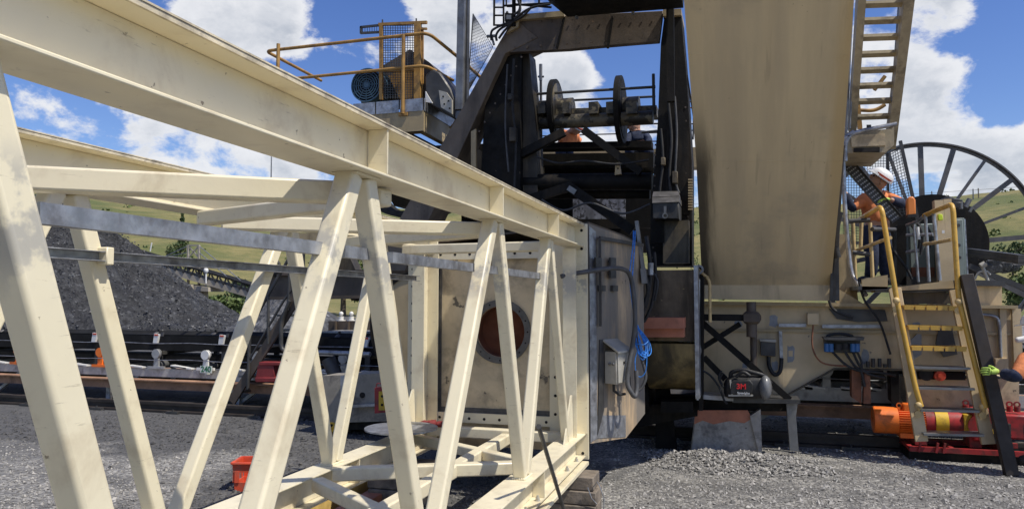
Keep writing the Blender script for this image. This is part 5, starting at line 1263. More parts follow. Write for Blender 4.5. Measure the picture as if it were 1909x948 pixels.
def chute_mat(m):          # streaks run down the plate; grime hangs along its left edge, rust tint along its right edge
    t = m.node_tree; b_ = next(n for n in t.nodes if n.type == 'BSDF_PRINCIPLED')
    pos = N(t, 'ShaderNodeNewGeometry').outputs['Position']; s = N(t, 'ShaderNodeSeparateXYZ'); t.links.new(pos, s.inputs[0])
    mp = N(t, 'ShaderNodeMapping'); mp.inputs['Scale'].default_value = (1, .09, .09); t.links.new(pos, mp.inputs[0]); sv = mp.outputs[0]
    col = mixc(t, rng(t, noise(t, sv, 5, 6, .6), .35, .65), (.64, .52, .33), (.565, .455, .29))
    col = mixc(t, math_node(t, 'MULTIPLY', rng(t, noise(t, sv, 2.2, 5, .6), .50, .68), .42), col, (.42, .35, .25))
    col = mixc(t, math_node(t, 'MULTIPLY', rng(t, noise(t, pos, 1.1, 7, .65), .52, .68), .45), col, (.34, .295, .225))
    col = mixc(t, math_node(t, 'MULTIPLY', rng(t, noise(t, sv, 16, 3, .5), .64, .72), .32), col, (.32, .26, .18))
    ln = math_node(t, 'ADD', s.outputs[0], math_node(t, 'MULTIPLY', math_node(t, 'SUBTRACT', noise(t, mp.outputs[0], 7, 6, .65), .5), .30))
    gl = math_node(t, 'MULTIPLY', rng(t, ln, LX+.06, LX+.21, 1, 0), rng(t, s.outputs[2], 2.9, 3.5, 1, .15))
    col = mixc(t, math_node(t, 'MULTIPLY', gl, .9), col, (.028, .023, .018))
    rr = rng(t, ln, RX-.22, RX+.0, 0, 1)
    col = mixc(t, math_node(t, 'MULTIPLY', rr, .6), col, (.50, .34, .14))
    sp = rng(t, noise(t, pos, 21, 4, .6), .70, .73); col = mixc(t, math_node(t, 'MULTIPLY', sp, math_node(t, 'MULTIPLY', rng(t, noise(t, pos, 1.7, 3, .5), .5, .6), .8)), col, (.12, .09, .06))
    t.links.new(col, b_.inputs['Base Color'])
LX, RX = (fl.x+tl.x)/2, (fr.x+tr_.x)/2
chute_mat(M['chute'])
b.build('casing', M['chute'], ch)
for a_, c_ in ((ml, mr), (tl.lerp(ml, .3), tr_.lerp(mr, .3))):       # welded butt seams across the plate
    b = MB(); b.bar(a_+Vector((.01, -.001, -.001)), c_+Vector((-.01, -.001, -.001)), .010, .004, (0, .64, .77)); b.build('weld_seam', M['chute'], ch)
b = MB(); b.add([bl, br, fr, fl, bl+Vector((0, .6, 0)), br+Vector((0, .6, 0)), fr+Vector((0, .6, 0)), fl+Vector((0, .6, 0))], [(0, 1, 2, 3), (7, 6, 5, 4), (0, 3, 7, 4), (1, 5, 6, 2), (0, 4, 5, 1)]); b.build('spout', M['girder'], ch, label='paler vertical strip at the foot of the chute')
# dark grime along the left edge, rust along the right edge: patches of dirt stuck on the plate
def on_face(px, py, off=-.004):
    k = (560-py)/1378*.966; return Q(px, py, (8.72-(1.65-1.827)*1.18)/(1+1.18*k)+off-.006)
rg = random.Random(4)
for (pts, mk, nm) in (([(1424, 332), (1428, 330), (1427, 338), (1430, 345), (1425, 346), (1421, 341)], 'soot', 'stain'), ([(1393, 369), (1398, 371), (1396, 382), (1393, 377)], 'soot', 'stain')):
    b = MB(); P0 = [on_face(x, y) for x, y in pts]; b.prism(P0, (0, .003, 0)); b.build(nm, M[mk], ch)
b = MB(); b.bar(Q(1553, 560, 8.7), Q(1571, 270, 8.2), .03, .10, (0, 1, 0)); b.bar(Q(1558, 560, 8.66), Q(1556, 440, 8.6), .07, .05, (0, 1, 0)); b.bar(Q(1549, 560, 8.64), Q(1553, 460, 8.55), .03, .05, (0, 1, 0)); b.build('side_channel', M['darksteel'], ch)
b = MB(); b.tube(smooth_path(PY([(1566, 395, 8.5), (1560, 420, 8.5), (1558, 460, 8.5), (1562, 480, 8.5)])), .035, 8); b.build('rubber_seal', M['rubber'], ch)

# ================================================================== chassis girder
cg = thing('chassis_girder', 'weathered cream chassis girder with fittings under the tall chute', 'chassis', Vector((1.5, 9.4, 0)))
YG0 = 8.95
gm = M['girder']
b = MB(); b.poly([(1296, 566), (1897, 574), (1899, 690), (1556, 686), (1466, 736), (1296, 738)], YG0, .45); b.build('web_plate', gm, cg)
b = MB(); b.poly([(1296, 561), (1898, 569), (1898, 575), (1296, 567)], YG0-.12, .7); b.build('top_flange', M['dirty'], cg)
b = MB()
for (x0, y0, x1, y1) in ((1466, 736, 1556, 686), (1556, 686, 1900, 690), (1296, 738, 1466, 736)):
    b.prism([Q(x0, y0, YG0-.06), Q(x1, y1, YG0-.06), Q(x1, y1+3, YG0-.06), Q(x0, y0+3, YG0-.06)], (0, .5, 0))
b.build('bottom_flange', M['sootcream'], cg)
b = MB(); b.bar(Q(1325, 614, YG0-.02), Q(1893, 622, YG0-.02), .02, .03); b.build('rib', M['dirty'], cg)
b = MB(); b.bar(Q(1869, 575, YG0-.03), Q(1873, 690, YG0-.03), .06, .03, (0, 1, 0)); b.build('web_stiffener', gm, cg); b = MB(); b.bar(Q(1894, 575, YG0-.04), Q(1898, 690, YG0-.04), .08, .04, (0, 1, 0)); b.build('web_stiffener', gm, cg); b = MB(); b.bar(Q(1398, 580, YG0-.005), Q(1402, 660, YG0-.005), .02, .01, (0, 1, 0)); b.build('web_stiffener', gm, cg)
for x0, y0, x1, y1 in ((1505, 583, 1527, 605),): 
    b = MB(); b.poly([(x0, y0), (x1, y0), (x1, y1), (x0, y1)], YG0-.08, .075); b.build('square_box', gm, cg, bevel=.005)
for x0, x1, y in ((1452, 1503, 606), (1533, 1645, 608)):
    b = MB(); b.poly([(x0, y-3), (x1, y-3), (x1, y+3), (x0, y+3)], YG0-.06, .05); b.build('cable_duct', M['galv'], cg)
b = MB(); b.poly([(1452, 617), (1458, 617), (1460, 667), (1454, 667)], YG0-.05, .045); b.build('cable_duct', M['galv'], cg)
b = MB(); b.poly([(1418, 634), (1446, 636), (1446, 664), (1418, 662)], YG0-.09, .085); b.k = 1; b.poly([(1416, 631), (1447, 633), (1447, 638), (1416, 636)], YG0-.11, .105); b.build('switch_box', [M['darksteel'], M['boxgrey']], cg, bevel=.004)
b = MB(); b.tube(smooth_path(PY([(1433, 664, YG0-.05), (1434, 682, YG0-.06), (1443, 697, YG0-.06), (1454, 692, YG0-.06), (1457, 667, YG0-.04)])), .022, 8); b.build('cable', M['rubber'], cg)
rg = random.Random(8)
for (x0, y0, x1, y1) in ((1434, 586, 1450, 610), (1467, 643, 1482, 676), (1438, 673, 1451, 690), (1369, 598, 1384, 610), (1383, 676, 1393, 690), (1606, 650, 1620, 678), (1700, 600, 1716, 615)):
    pts = []; pm = MB()
    for k in range(14):
        a = 2*math.pi*k/14; r = rg.uniform(.8, 1.12); ex = abs(math.cos(a))**.5*(1 if math.cos(a) > 0 else -1); ey = abs(math.sin(a))**.5*(1 if math.sin(a) > 0 else -1)
        pts.append(((x0+x1)/2+(x1-x0)/2*r*ex, (y0+y1)/2+(y1-y0)/2*r*ey))
    pm.poly(pts, YG0-.003, .0025); pq = pm.build('primer_patch', M['primer'], cg)
    if x0 == 1467: pp = pq
b = MB(); b.poly([(1470, 653), (1478, 653), (1478, 664), (1470, 664)], YG0-.006, .0025); b.build('bare_cream_spot', gm, pp)
b = MB(); b.poly([(1545, 575), (1650, 577), (1655, 598), (1600, 600), (1560, 594)], YG0-.02, .015); b.build('dark_recess', M['darksteel'], cg)
# valve bank with blue solenoids
b = MB(); b.poly([(1535, 628), (1612, 628), (1610, 634), (1538, 633)], YG0-.25, .2); b.poly([(1536, 634), (1604, 634), (1600, 658), (1540, 656)], YG0-.10, .09); vb = b.build('valve_bank', M['darksteel'], cg)
M['coil'] = mat('blue_coil', (.03, .12, .30), .4)
for px in (1541, 1549, 1590, 1598):
    b = MB(); b.rod(Q(px, 640, YG0-.18), Q(px, 655, YG0-.18), .028, 10); b.build('solenoid', M['coil'], vb)
b = MB(); c = Q(1566, 628, YG0-.18); b.tube([c+Vector((.13*math.cos(a), .02*math.sin(a), .035*math.sin(a))) for a in [2*math.pi*k/16 for k in range(17)]], .018, 8); b.rod(Q(1562, 640, YG0-.14), Q(1562, 652, YG0-.14), .05, 12); b.rod(Q(1576, 640, YG0-.14), Q(1576, 650, YG0-.14), .04, 12); b.build('manifold', M['rubber'], vb)
for pts, r in (([(1552, 655), (1575, 678), (1600, 690), (1640, 694), (1670, 700)], .014), ([(1575, 655), (1592, 680), (1605, 692), (1612, 720)], .014), ([(1590, 655), (1602, 680), (1618, 696), (1650, 704)], .014), ([(1598, 655), (1606, 675), (1606, 690)], .012), ([(1516, 605), (1514, 640), (1522, 665), (1540, 678), (1580, 682)], .009), ([(1540, 520), (1545, 558), (1556, 578), (1590, 592)], .014), ([(1600, 520), (1612, 560), (1640, 600), (1660, 660)], .012)):
    b = MB(); b.tube(smooth_path([Q(x, y, YG0-.16) for x, y in pts]), r, 8); b.build('cable', M['rubber' if r > .01 else 'rust'], cg)
b = MB(); b.poly([(1588, 686), (1606, 686), (1606, 752), (1588, 740)], YG0-.1, .15); b.poly([(1612, 690), (1622, 690), (1624, 752), (1610, 752)], YG0-.15, .1); b.build('cable_bracket', M['rust'], cg)
b = MB(); b.poly([(1660, 690), (1676, 690), (1676, 760), (1662, 748)], YG0-.05, .2); b.build('hanger', M['soot'], cg)
for px in (1618, 1628, 1640, 1650, 1658):
    b = MB(); p = Q(px, 684, YG0-.08); b.rod(p, p+Vector((0, 0, .035+.03*(px % 3))), .02, 8); b.build('nipple', M['darksteel'], cg)
# drum wheel and lower boxes to the right
b = MB(); b.poly([(1690, 705), (1900, 706), (1900, 762), (1690, 760)], YG0+.1, .5); b.build('lower_box', M['panel'], cg)
b = MB(); b.poly([(1700, 692), (1800, 694), (1800, 708), (1700, 706)], YG0+.02, .5); b.build('slot', M['hole'], cg)
b = MB(); c = Q(1753, 700, YG0-.05); b.rod(c, c+Vector((0, .2, 0)), .055, 18); b.rod(c-Vector((0, .02, 0)), c, .025, 12); b.build('orange_wheel', M['redplastic'], cg)
b = MB(); c = Q(1727, 697, YG0-.02); b.rod(c, c+Vector((0, .2, 0)), .07, 18); b.build('dark_wheel', M['rubber'], cg)
for y in (683, 697, 714, 728): 
    b = MB(); b.rod(Q(1500, y+10, YG0+1.4), Q(1760, y+11, YG0+1.4), .03, 8); b.build('long_pipe', M['darksteel'], cg)
# upper right deck of the chassis
b = MB(); b.poly([(1560, 536), (1610, 566), (1560, 566)], YG0-.06, .03); b.poly([(1560, 436), (1585, 436), (1600, 560), (1560, 560)], YG0+.3, .06); b.build('gusset', M['dirty'], cg)
b = MB(); b.poly([(1800, 530), (1868, 530), (1868, 574), (1800, 574)], YG0+.1, .6); b.build('end_box', M['girder'], cg)
b = MB(); b.poly([(1795, 521), (1874, 523), (1874, 533), (1795, 532)], YG0+.02, .8); b.build('dark_lid', M['darksteel'], cg)
b = MB(); b.tube(smooth_path(PY([(1810, 585, YG0-.05), (1850, 588, YG0-.05), (1862, 600, YG0-.05), (1865, 640, YG0-.05), (1866, 665, YG0-.05)])), .016, 8); b.build('conduit', M['galv'], cg)
b = MB(); b.poly([(1856, 668), (1880, 668), (1880, 690), (1856, 690)], YG0-.1, .09); b.build('conduit_box', M['girder'], cg)
b = MB(); b.poly([(1680, 650), (1710, 622), (1718, 622), (1718, 660), (1700, 672), (1680, 672)], YG0-.03, .025); b.build('grey_hatch', M['primer'], cg)
b = MB(); b.poly([(1750, 612), (1775, 612), (1785, 660), (1760, 665), (1745, 640)], YG0-.04, .03); b.build('dark_fitting', M['darksteel'], cg)
# access platform with toe boards
b = MB(); b.poly([(1600, 533), (1780, 537), (1780, 542), (1600, 540)], 8.62, 1.9); b.build('access_deck', M['darksteel'], cg)
b = MB(); b.poly([(1660, 536), (1777, 522), (1779, 537), (1660, 542)], 8.60, .012); b.poly([(1607, 520), (1655, 512), (1655, 538), (1607, 540)], 8.62, .05); b.build('toe_board', M['dirty'], cg)
b = MB(); b.poly([(1665, 545), (1780, 545), (1780, 566), (1665, 566)], 8.75, .1); b.build('deck_fascia', M['sootcream'], cg)
cg_loc = cg
# machine undercarriage: dark bogie beam and shadowed skirt under the portal
ug = thing('bogie_beam', 'dark bogie beam low down between the concrete footing and the rail', 'bogie', Vector((.2, 9.0, 0)))
b = MB(); b.poly([(1225, 740), (1470, 742), (1470, 766), (1225, 764)], 8.45, .35); b.build('beam', M['soot'], ug)
b = MB(); b.poly([(1305, 735), (1367, 739), (1367, 747), (1305, 743)], 8.2, .3); b.build('shelf_plate', M['frame'], ug)
b = MB(); b.poly([(1365, 741), (1492, 745), (1492, 752), (1365, 750)], 8.24, .35); b.build('shelf_plate', M['darksteel'], ug)
b = MB(); b.poly([(1466, 752), (1487, 752), (1484, 775), (1489, 840), (1473, 839)], 8.35, .16); b.build('leg_stub', M['steel'], ug)
b = MB(); b.poly([(1300, 497), (1312, 497), (1310, 765), (1303, 765)], 8.05, .25); b.build('upright_channel', M['soot'], ug)
pipe(ug, 'thin_pipe', M['galv'], 1303, 520, 1300, 745, 2.5, 8.02, 10)
b = MB(); b.tube(rounded(PY([(1300, 500, 8.05), (1312, 512, 8.05), (1323, 520, 8.05), (1324, 600, 8.05)]), .06), .016, 8); b.build('bent_pipe', M['yellowcream'], ug)
b = MB(); b.ring(Q(1303, 502, 8.0), (0, 1, 0), .028, .05, .03, 16); b.build('ring_eye', M['steel'], ug)
b = MB(); b.poly([(1306, 585), (1392, 586), (1392, 598), (1306, 597)], 8.2, .1); b.build('arm', M['soot'], ug)
for (xa, ya, xb, yb2, w) in ((1308, 600, 1472, 744, 12), (1380, 603, 1308, 648, 10), (1312, 665, 1352, 706, 11)):
    Yb = 8.3+(.07 if xa == 1380 else 0); b = MB(); b.bar(Q(xa, ya, Yb), Q(xb, yb2, Yb), w*.0055, .06, (0, 1, 0)); b.build('brace', M['soot'], ug)
pipe(ug, 'riser_pipe', M['brownsteel'], 1405, 612, 1405, 745, 6, 8.34, 14)
b = MB(); p = Q(1401, 592, 8.25); b.sphere(p, .10, 12, (1, .9, .85)); b.rod(p, p+Vector((0, 0, .17)), .05, 12); b.rod(p-Vector((0, 0, .2)), p, .055, 12); b.box(p-Vector((0, .06, 0)), (.16, .06, .08)); b.build('valve', M['brownsteel'], ug)
for pts in ([(1310, 690), (1325, 700), (1340, 720), (1350, 745), (1356, 752)], [(1345, 690), (1340, 702), (1345, 716), (1350, 722)], [(1348, 694), (1342, 706), (1348, 720)]):
    b = MB(); b.tube(smooth_path([Q(x, y, 8.1) for x, y in pts]), .011, 8); b.build('cable', M['rubber'], ug)
b = MB(); b.tube(smooth_path([Q(x, y, 8.05) for x, y in ((1303, 640), (1306, 655), (1301, 670), (1304, 690), (1302, 720))]), .012, 8); b.build('cable', M['steel'], ug)
# concrete footing
ft = thing('concrete_footing', 'wide concrete footing with a red brown top under the chute', 'footing', Vector((Q(1355, 850, 8.4).x, 8.6, 0)))
b = MB(); yF = 8.36
o = [Q(1296, 766, yF), Q(1392, 766, yF), Q(1412, 790, yF), Q(1421, 852, yF), Q(1286, 845, yF)]
b.prism(o, (0, .75, 0)); b.build('block', M['concrete'], ft, bevel=.015)
b = MB(); b.poly([(1296, 764), (1394, 764), (1402, 779), (1388, 788), (1360, 784), (1330, 790), (1310, 783), (1294, 790)], yF-.004, .004); b.build('painted_top', M['redox'], ft)
b = MB(); b.poly([(1398, 775), (1418, 762), (1421, 848), (1416, 850)], yF-.03, .2); b.build('side_post', M['concrete'], ft)
# equipment bag
bg_ = thing('equipment_bag', 'black equipment bag printed 3M in red on the shelf by the braces', 'bag', Q(1395, 745, 8.18))
YBg = 8.02
def bagp(px, py, y): return Q(px, py, y)
sec = []
b = MB(); n = 16; m = 11
xs_ = [1350, 1353, 1358, 1368, 1380, 1392, 1404, 1416, 1426, 1434, 1439]
hh = [.35, .72, .88, .95, 1.0, 1.0, 1.0, .97, .93, .8, .4]
for i, px in enumerate(xs_):
    for j in range(n):
        a = 2*math.pi*j/n; ca, sa = math.cos(a), math.sin(a)
        ex = abs(ca)**.6*(1 if ca > 0 else -1); ez = abs(sa)**.6*(1 if sa > 0 else -1)
        cz = 722-(2 if i > 2 else 0); half = 22*hh[i]
        p = Q(px+1.2*math.sin(j*2.1+i), cz-half*ez, YBg+.14); p.y += .13*hh[i]*ex*1.0+.01*math.sin(i*1.9+j)
        b.v.append(p)
for i in range(m-1):
    for j in range(n): b.f.append((i*n+j, i*n+(j+1) % n, (i+1)*n+(j+1) % n, (i+1)*n+j)); b.sm.append(True); b.mi.append(0)
b.f.append(tuple(range(n))); b.sm.append(True); b.mi.append(0); b.f.append(tuple((m-1)*n+j for j in range(n))); b.sm.append(True); b.mi.append(0)
b.build('body', M['bagblack'], bg_)
b = MB(); b.poly([(1362, 713), (1368, 708), (1398, 707), (1405, 716), (1402, 734), (1360, 735)], YBg-.015, .04); pk = b.build('front_pocket', M['bagblack'], bg_, bevel=.012, seg=2)
b = MB(); b.sphere(Q(1427, 722, YBg+.03), .10, 16, (.62, 1.0, 1.25)); b.build('clear_visor', M['bagclear'], bg_)
b = MB(); b.tube(smooth_path(PY([(1362, 702, YBg+.1), (1365, 693, YBg+.08), (1385, 689, YBg+.06), (1402, 693, YBg+.05), (1420, 698, YBg+.06), (1428, 702, YBg+.1)])), .022, 8); b.tube(smooth_path(PY([(1372, 702, YBg+.02), (1385, 693, YBg), (1398, 700, YBg)])), .018, 8); b.build('strap', M['bagblack'], bg_)
b = MB(); b.poly([(1358, 735), (1404, 735), (1404, 738), (1358, 738)], YBg-.006, .02); b.poly([(1360, 708), (1363, 707), (1366, 735), (1363, 736)], YBg-.012, .02); b.build('piping', M['boxgrey'], bg_)
mp = MPP(1380, YBg)
text_mesh('logo', '3M', M['redtext'], Q(1382, 720, YBg-.019), (1, 0, 0), (0, 0, 1), 9.5*mp, bg_, .003, True)
text_mesh('small_print', 'Speedglas', M['whitetext'], Q(1386, 732, YBg-.019), (1, 0, 0), (0, 0, 1), 4*mp, bg_, .003, True)
# ================================================================== ladder with yellow rails
al = thing('access_ladder', 'steep access ladder with yellow handrails hanging over the orange motor', 'ladder', Vector((Q(1760, 820, 8.35).x, 8.4, .16)))
YT, YBt = 8.58, 8.38
def LQ(px, py): return Q(px, py, YT+(YBt-YT)*max(0, min(1, (py-540)/290)))
for (xa, ya, xb, yb2) in ((1668, 538, 1718, 822), (1781, 540, 1842, 827)):
    b = MB(); b.bar(LQ(xa, ya), LQ(xb, yb2), .115, .05, (0, 1, 0)); b.build('stringer', M['boxgrey' if False else 'girder'], al, bevel=.003)
tre = [(1680, 1783, 570, 1), (1688, 1790, 607, 1), (1694, 1797, 645, 1), (1700, 1804, 683, 0), (1706, 1812, 721, 0), (1712, 1820, 762, 0), (1718, 1829, 806, 0)]
for (xa, xb, y, c_) in tre:
    p, q = LQ(xa, y), LQ(xb, y+2); b = MB(); b.bar(p, q, .20, .022)
    if c_:
        for k in range(5): f0, f1 = k/5+.015, (k+1)/5-.015; b.bar(p.lerp(q, f0)+Vector((0, -.105, -.012)), p.lerp(q, f1)+Vector((0, -.105, -.012)), .012, .045)
    b.build('tread', M['yellow'] if c_ else M['steel'], al)
b = MB(); b.tube(rounded(PY([(1717, 757, 8.34), (1706, 720, 8.33), (1672, 560, 8.46), (1643, 384, 8.5), (1610, 404, 9.2), (1598, 412, 9.5)]), .10), .026, 10); b.build('handrail', M['yellow'], al)
b = MB(); b.tube(rounded(PY([(1838, 760, 8.3), (1828, 720, 8.33), (1787, 555, 8.46), (1776, 380, 8.5), (1745, 392, 9.2), (1723, 402, 9.6)]), .10), .026, 10); b.build('handrail', M['yellow'], al)
for px, py in ((1671, 560), (1787, 562), (1712, 755), (1833, 757)):
    b = MB(); p = Q(px, py, 8.42 if py < 600 else 8.32); b.sphere(p, .036, 10); b.rod(p, p+Vector((.02, .05, -.07)), .02, 8); b.rod(p+Vector((.0, .05, -.09)), p+Vector((0, .02, -.09)), .035, 10); b.build('rail_bracket', M['yellowcream'], al)
# guard rails on the access deck
gd = thing('deck_guard_rail', 'pale yellow guard rail posts and rails around the worker on the access deck', 'guard rail', Q(1620, 530, 9.2))
for pts in ([(1598, 466, 9.6), (1640, 450, 8.9), (1660, 443, 8.55)], [(1560, 470, 9.6), (1600, 468, 9.6)],):
    b = MB(); b.tube(PY(pts), .02, 8); b.build('mid_rail', M['yellowcream'], gd)
for (xa, ya, xb, yb2, Y) in ((1622, 415, 1628, 545, 9.2), (1590, 415, 1596, 545, 9.6), (1606, 415, 1604, 470, 9.6)): pipe(gd, 'post', M['yellowcream'], xa, ya, xb, yb2, 3.4, Y, 10)
for pts in ([(1583, 412, 9.1), (1622, 410, 9.1)], [(1590, 470, 9.1), (1622, 474, 9.1)], [(1626, 427, 9.0), (1668, 428, 9.3)]):
    b = MB(); b.tube(PY(pts), .026, 8); b.build('grey_tube', M['darksteel'], gd)
b = MB(); b.tube(smooth_path(PY([(1573, 240, 9.0), (1572, 300, 9.0), (1576, 400, 9.0), (1586, 500, 9.0), (1600, 530, 8.9), (1615, 550, 8.8)])), .024, 10); b.build('grey_hose', M['galv'], gd)
# second rail by the cabinets
for (xa, ya, xb, yb2, r, Y, mk) in ((1725, 400, 1732, 525, 3, 9.5, 'galv'), (1740, 395, 1752, 522, 3.4, 9.3, 'galv'), (1703, 412, 1712, 525, 2.6, 9.8, 'galv')): pipe(gd, 'post', M[mk], xa, ya, xb, yb2, r, Y, 10)
for pts in ([(1723, 455, 9.5), (1745, 452, 9.2), (1775, 446, 8.55)], [(1690, 420, 9.9), (1712, 412, 9.7), (1723, 402, 9.6)], [(1690, 438, 9.9), (1740, 437, 9.7)], [(1690, 470, 9.9), (1712, 466, 9.8)]):
    b = MB(); b.tube(PY(pts), .02, 8); b.build('mid_rail', M['yellowcream' if pts[0][0] == 1723 else 'galv'], gd)
# ================================================================== inclined stair at the top right
us = thing('upper_stair', 'weathered open stair climbing into the sky right of the tall chute', 'stair', Q(1625, 285, 9.3))
YS0, YS1 = 9.2, 8.2
def SQ(px, py): return Q(px, py, YS0+(YS1-YS0)*(235-py)/235)
b = MB(); b.bar(SQ(1588, 245), SQ(1609, -60), .075, .15, (0, 1, 0)); b.build('stringer', M['stairpaint'], us)
b = MB(); b.bar(SQ(1659, 272), SQ(1700, -60), .095, .15, (0, 1, 0)); b.build('stringer', M['stairpaint'], us)
for i, y in enumerate((-22, 9, 40, 71, 102, 132, 161, 190, 219)):
    xa = 1608-(y+10)*.08; xb = 1690-(y+10)*.125; b = MB(); b.bar(SQ(xa-3, y), SQ(xb+3, y-3), .085, .035, (0, .25, 1)); b.build('tread', M['stairpaint'], us)
for (xa, ya, xb, yb2, r) in ((1584, 240, 1600, -60, 2), (1577, 260, 1592, -60, 2.4), (1664, 190, 1682, -60, 3.4), (1672, 150, 1690, -60, 3)): pipe(us, 'handrail', M['steel'], xa, ya, xb, yb2, r, 8.9, 8)
for pts in ([(1598, 205, 9.4), (1632, 207, 9.4), (1650, 195, 9.4)], [(1630, 168, 9.4), (1650, 142, 9.4)]):
    b = MB(); b.tube(rounded(PY(pts), .08) if len(pts) > 2 else PY(pts), .022, 8); b.build('brace_tube', M['oldyellow'], us)
b = MB(); b.bar(Q(1597, 175, 9.4), Q(1603, 240, 9.4), .05, .05, (0, 1, 0)); b.build('post', M['oldyellow'], us)
b = MB(); b.prism([Q(1576, 247, 8.9), Q(1662, 240, 8.9), Q(1667, 235, 8.9), Q(1667, 270, 8.9), Q(1650, 284, 8.9), Q(1578, 285, 8.9)], (0, .9, 0)); b.build('landing_box', M['stairpaint'], us)
b = MB(); b.poly([(1586, 252), (1650, 249), (1651, 271), (1588, 274)], 8.88, .03); b.build('landing_panel', M['panel'], us)
b = MB(); b.poly([(1592, 276), (1640, 274), (1640, 283), (1592, 283)], 8.87, .03); b.build('dark_slot', M['hole'], us)
b = MB(); b.tube(rounded(PY([(1576, 300, 8.8), (1575, 258, 8.8), (1590, 247, 8.8), (1672, 231, 8.8)]), .12), .024, 10); b.build('cable_tube', M['galv'], us)
b = MB()
for k in range(3): p = Q(1617+k*3, 241, 8.8); b.rod(p, p+Vector((0, 0, .05)), .008, 6)
b.build('cable_ties', M['darksteel'], us)
# ================================================================== cable reel
rc_ = Q(1722, 458, 12.0); MP = MPP(1722, 12.0); RR = 193*MP
cr_ = thing('cable_reel', 'giant dark steel spoked cable reel against the sky at the right', 'cable reel', Vector((rc_.x, rc_.y, 0)))
b = MB(); b.ring(rc_, (0, 1, 0), RR-.045, RR+.0, .04, 110); b.ring(rc_+Vector((0, -.02, 0)), (0, 1, 0), RR-.008, RR+.012, .08, 110); b.build('rim', M['reel'], cr_)
for k in range(21):
    a = math.pi/2+2*math.pi*k/21; e = Vector((math.cos(a), 0, math.sin(a)))
    b = MB(); wv = .065 if k % 2 == 0 else .038; b.bar(rc_+e*.25, rc_+e*(RR-.045), wv, .05, (0, 1, 0)); b.build('spoke', M['reel'], cr_)
b = MB(); b.rod(rc_+Vector((.09, -.12, .02)), rc_+Vector((.09, .25, .02)), 92*MP, 60); b.build('drum', M['soot'], cr_)
b = MB(); b.rod(rc_+Vector((0, -.3, 0)), rc_+Vector((0, .4, 0)), .16, 24); b.build('hub', M['darksteel'], cr_)
b = MB(); b.bar((rc_.x-.3, rc_.y+.4, 0), rc_+Vector((-.1, .4, 0)), .22, .2, (0, 1, 0)); b.bar((rc_.x+.5, rc_.y+.4, 0), rc_+Vector((.1, .4, 0)), .22, .2, (0, 1, 0)); b.build('stand', M['darksteel'], cr_)
# ================================================================== cabinets and columns behind the ladder
cb_ = thing('control_cabinet', 'grey green control cabinet with cream columns between ladder and cable reel', 'cabinet', Q(1750, 530, 10.2))
b = MB(); b.poly([(1695, 418), (1742, 416), (1744, 516), (1698, 518)], 10.3, .35); b.build('cabinet_body', M['cabinet'], cb_, bevel=.01)
b = MB(); b.poly([(1768, 407), (1798, 406), (1803, 518), (1770, 518)], 10.0, .4); b.k = 1; b.poly([(1771, 410), (1795, 409), (1799, 515), (1773, 515)], 9.985, .014); b.build('cabinet_body', [M['cabinet'], M['boxgrey' if False else 'cabinet']], cb_, bevel=.006)
b = MB(); b.poly([(1798, 408), (1800, 408), (1806, 518), (1803, 518)], 10.05, .3); b.build('cabinet_edge', M['galv'], cb_)
for (xa, ya, xb, yb2, w) in ((1748, 374, 1757, 525, 14), (1764, 372, 1772, 525, 12)):
    b = MB(); b.bar(Q(xa, ya, 9.9), Q(xb, yb2, 9.9), w*.0068, .12, (0, 1, 0)); b.build('column', M['girder'], cb_)
b = MB(); b.poly([(1690, 515), (1800, 517), (1800, 535), (1690, 535)], 10.1, .6); b.build('plinth', M['sootcream'], cb_)
b = MB(); b.poly([(1700, 498), (1742, 498), (1742, 516), (1700, 516)], 10.25, .1); b.build('rust_panel', M['rust'], cb_)
b = MB(); b.poly([(1755, 372), (1765, 366), (1795, 372), (1797, 383), (1757, 384)], 10.6, .3); b.poly([(1778, 376), (1796, 376), (1796, 388), (1778, 388)], 10.4, .2); b.build('gear_cover', M['darksteel'], cb_, bevel=.01)
b = MB(); p = Q(1800, 386, 10.3); b.rod(p, p+Vector((.05, 0, .1)), .03, 10); b.rod(p+Vector((.04, 0, -.06)), p+Vector((.07, 0, .0)), .02, 8); b.rod(p+Vector((-.05, 0, -.02)), p+Vector((-.05, 0, .05)), .025, 10); b.build('sensor', M['steel'], cb_)
b = MB(); b.poly([(1749, 399), (1757, 399), (1758, 410), (1750, 410)], 9.78, .05); b.build('lime_tag', M['lime'], cb_, bevel=.005)
b = MB()
for (x0, x1) in ((1756, 1761), (1771, 1783)): b.poly([(x0, 429), (x1, 429), (x1, 434.5), (x0, 434.5)], 9.80 if x0 < 1765 else 9.975, .008)
b.build('white_label', M['white'], cb_)
for px in (1786, 1787, 1788):
    b = MB(); p = Q(px, {1786: 420, 1787: 457, 1788: 480}[px], 9.98); b.rod(p, p+Vector((0, -.02, 0)), .02, 10); b.build('door_knob', M['darksteel'], cb_)
b = MB(); b.bar(Q(1806, 470, 10.5), Q(1905, 483, 9.5), .08, .10); b.bar(Q(1806, 473, 10.48), Q(1905, 487, 9.48), .08, .03); b.build('outrigger_beam', M['darksteel'], cb_)
b = MB(); b.bar(Q(1806, 495, 10.2), Q(1990, 570, 10.2), .05, .06); b.build('lower_arm', M['darksteel'], cb_)
b = MB(); p = Q(1828, 496, 10.0); b.rod(p, p+Vector((.05, 0, .03)), .035, 12); b.rod(p+Vector((.02, 0, 0)), Q(1842, 525, 10.0), .02, 8); b.tube(smooth_path(PY([(1818, 520, 10), (1824, 508, 10), (1838, 505, 10), (1846, 512, 10)])), .012, 8); b.build('lamp', M['boxgrey'], cb_)
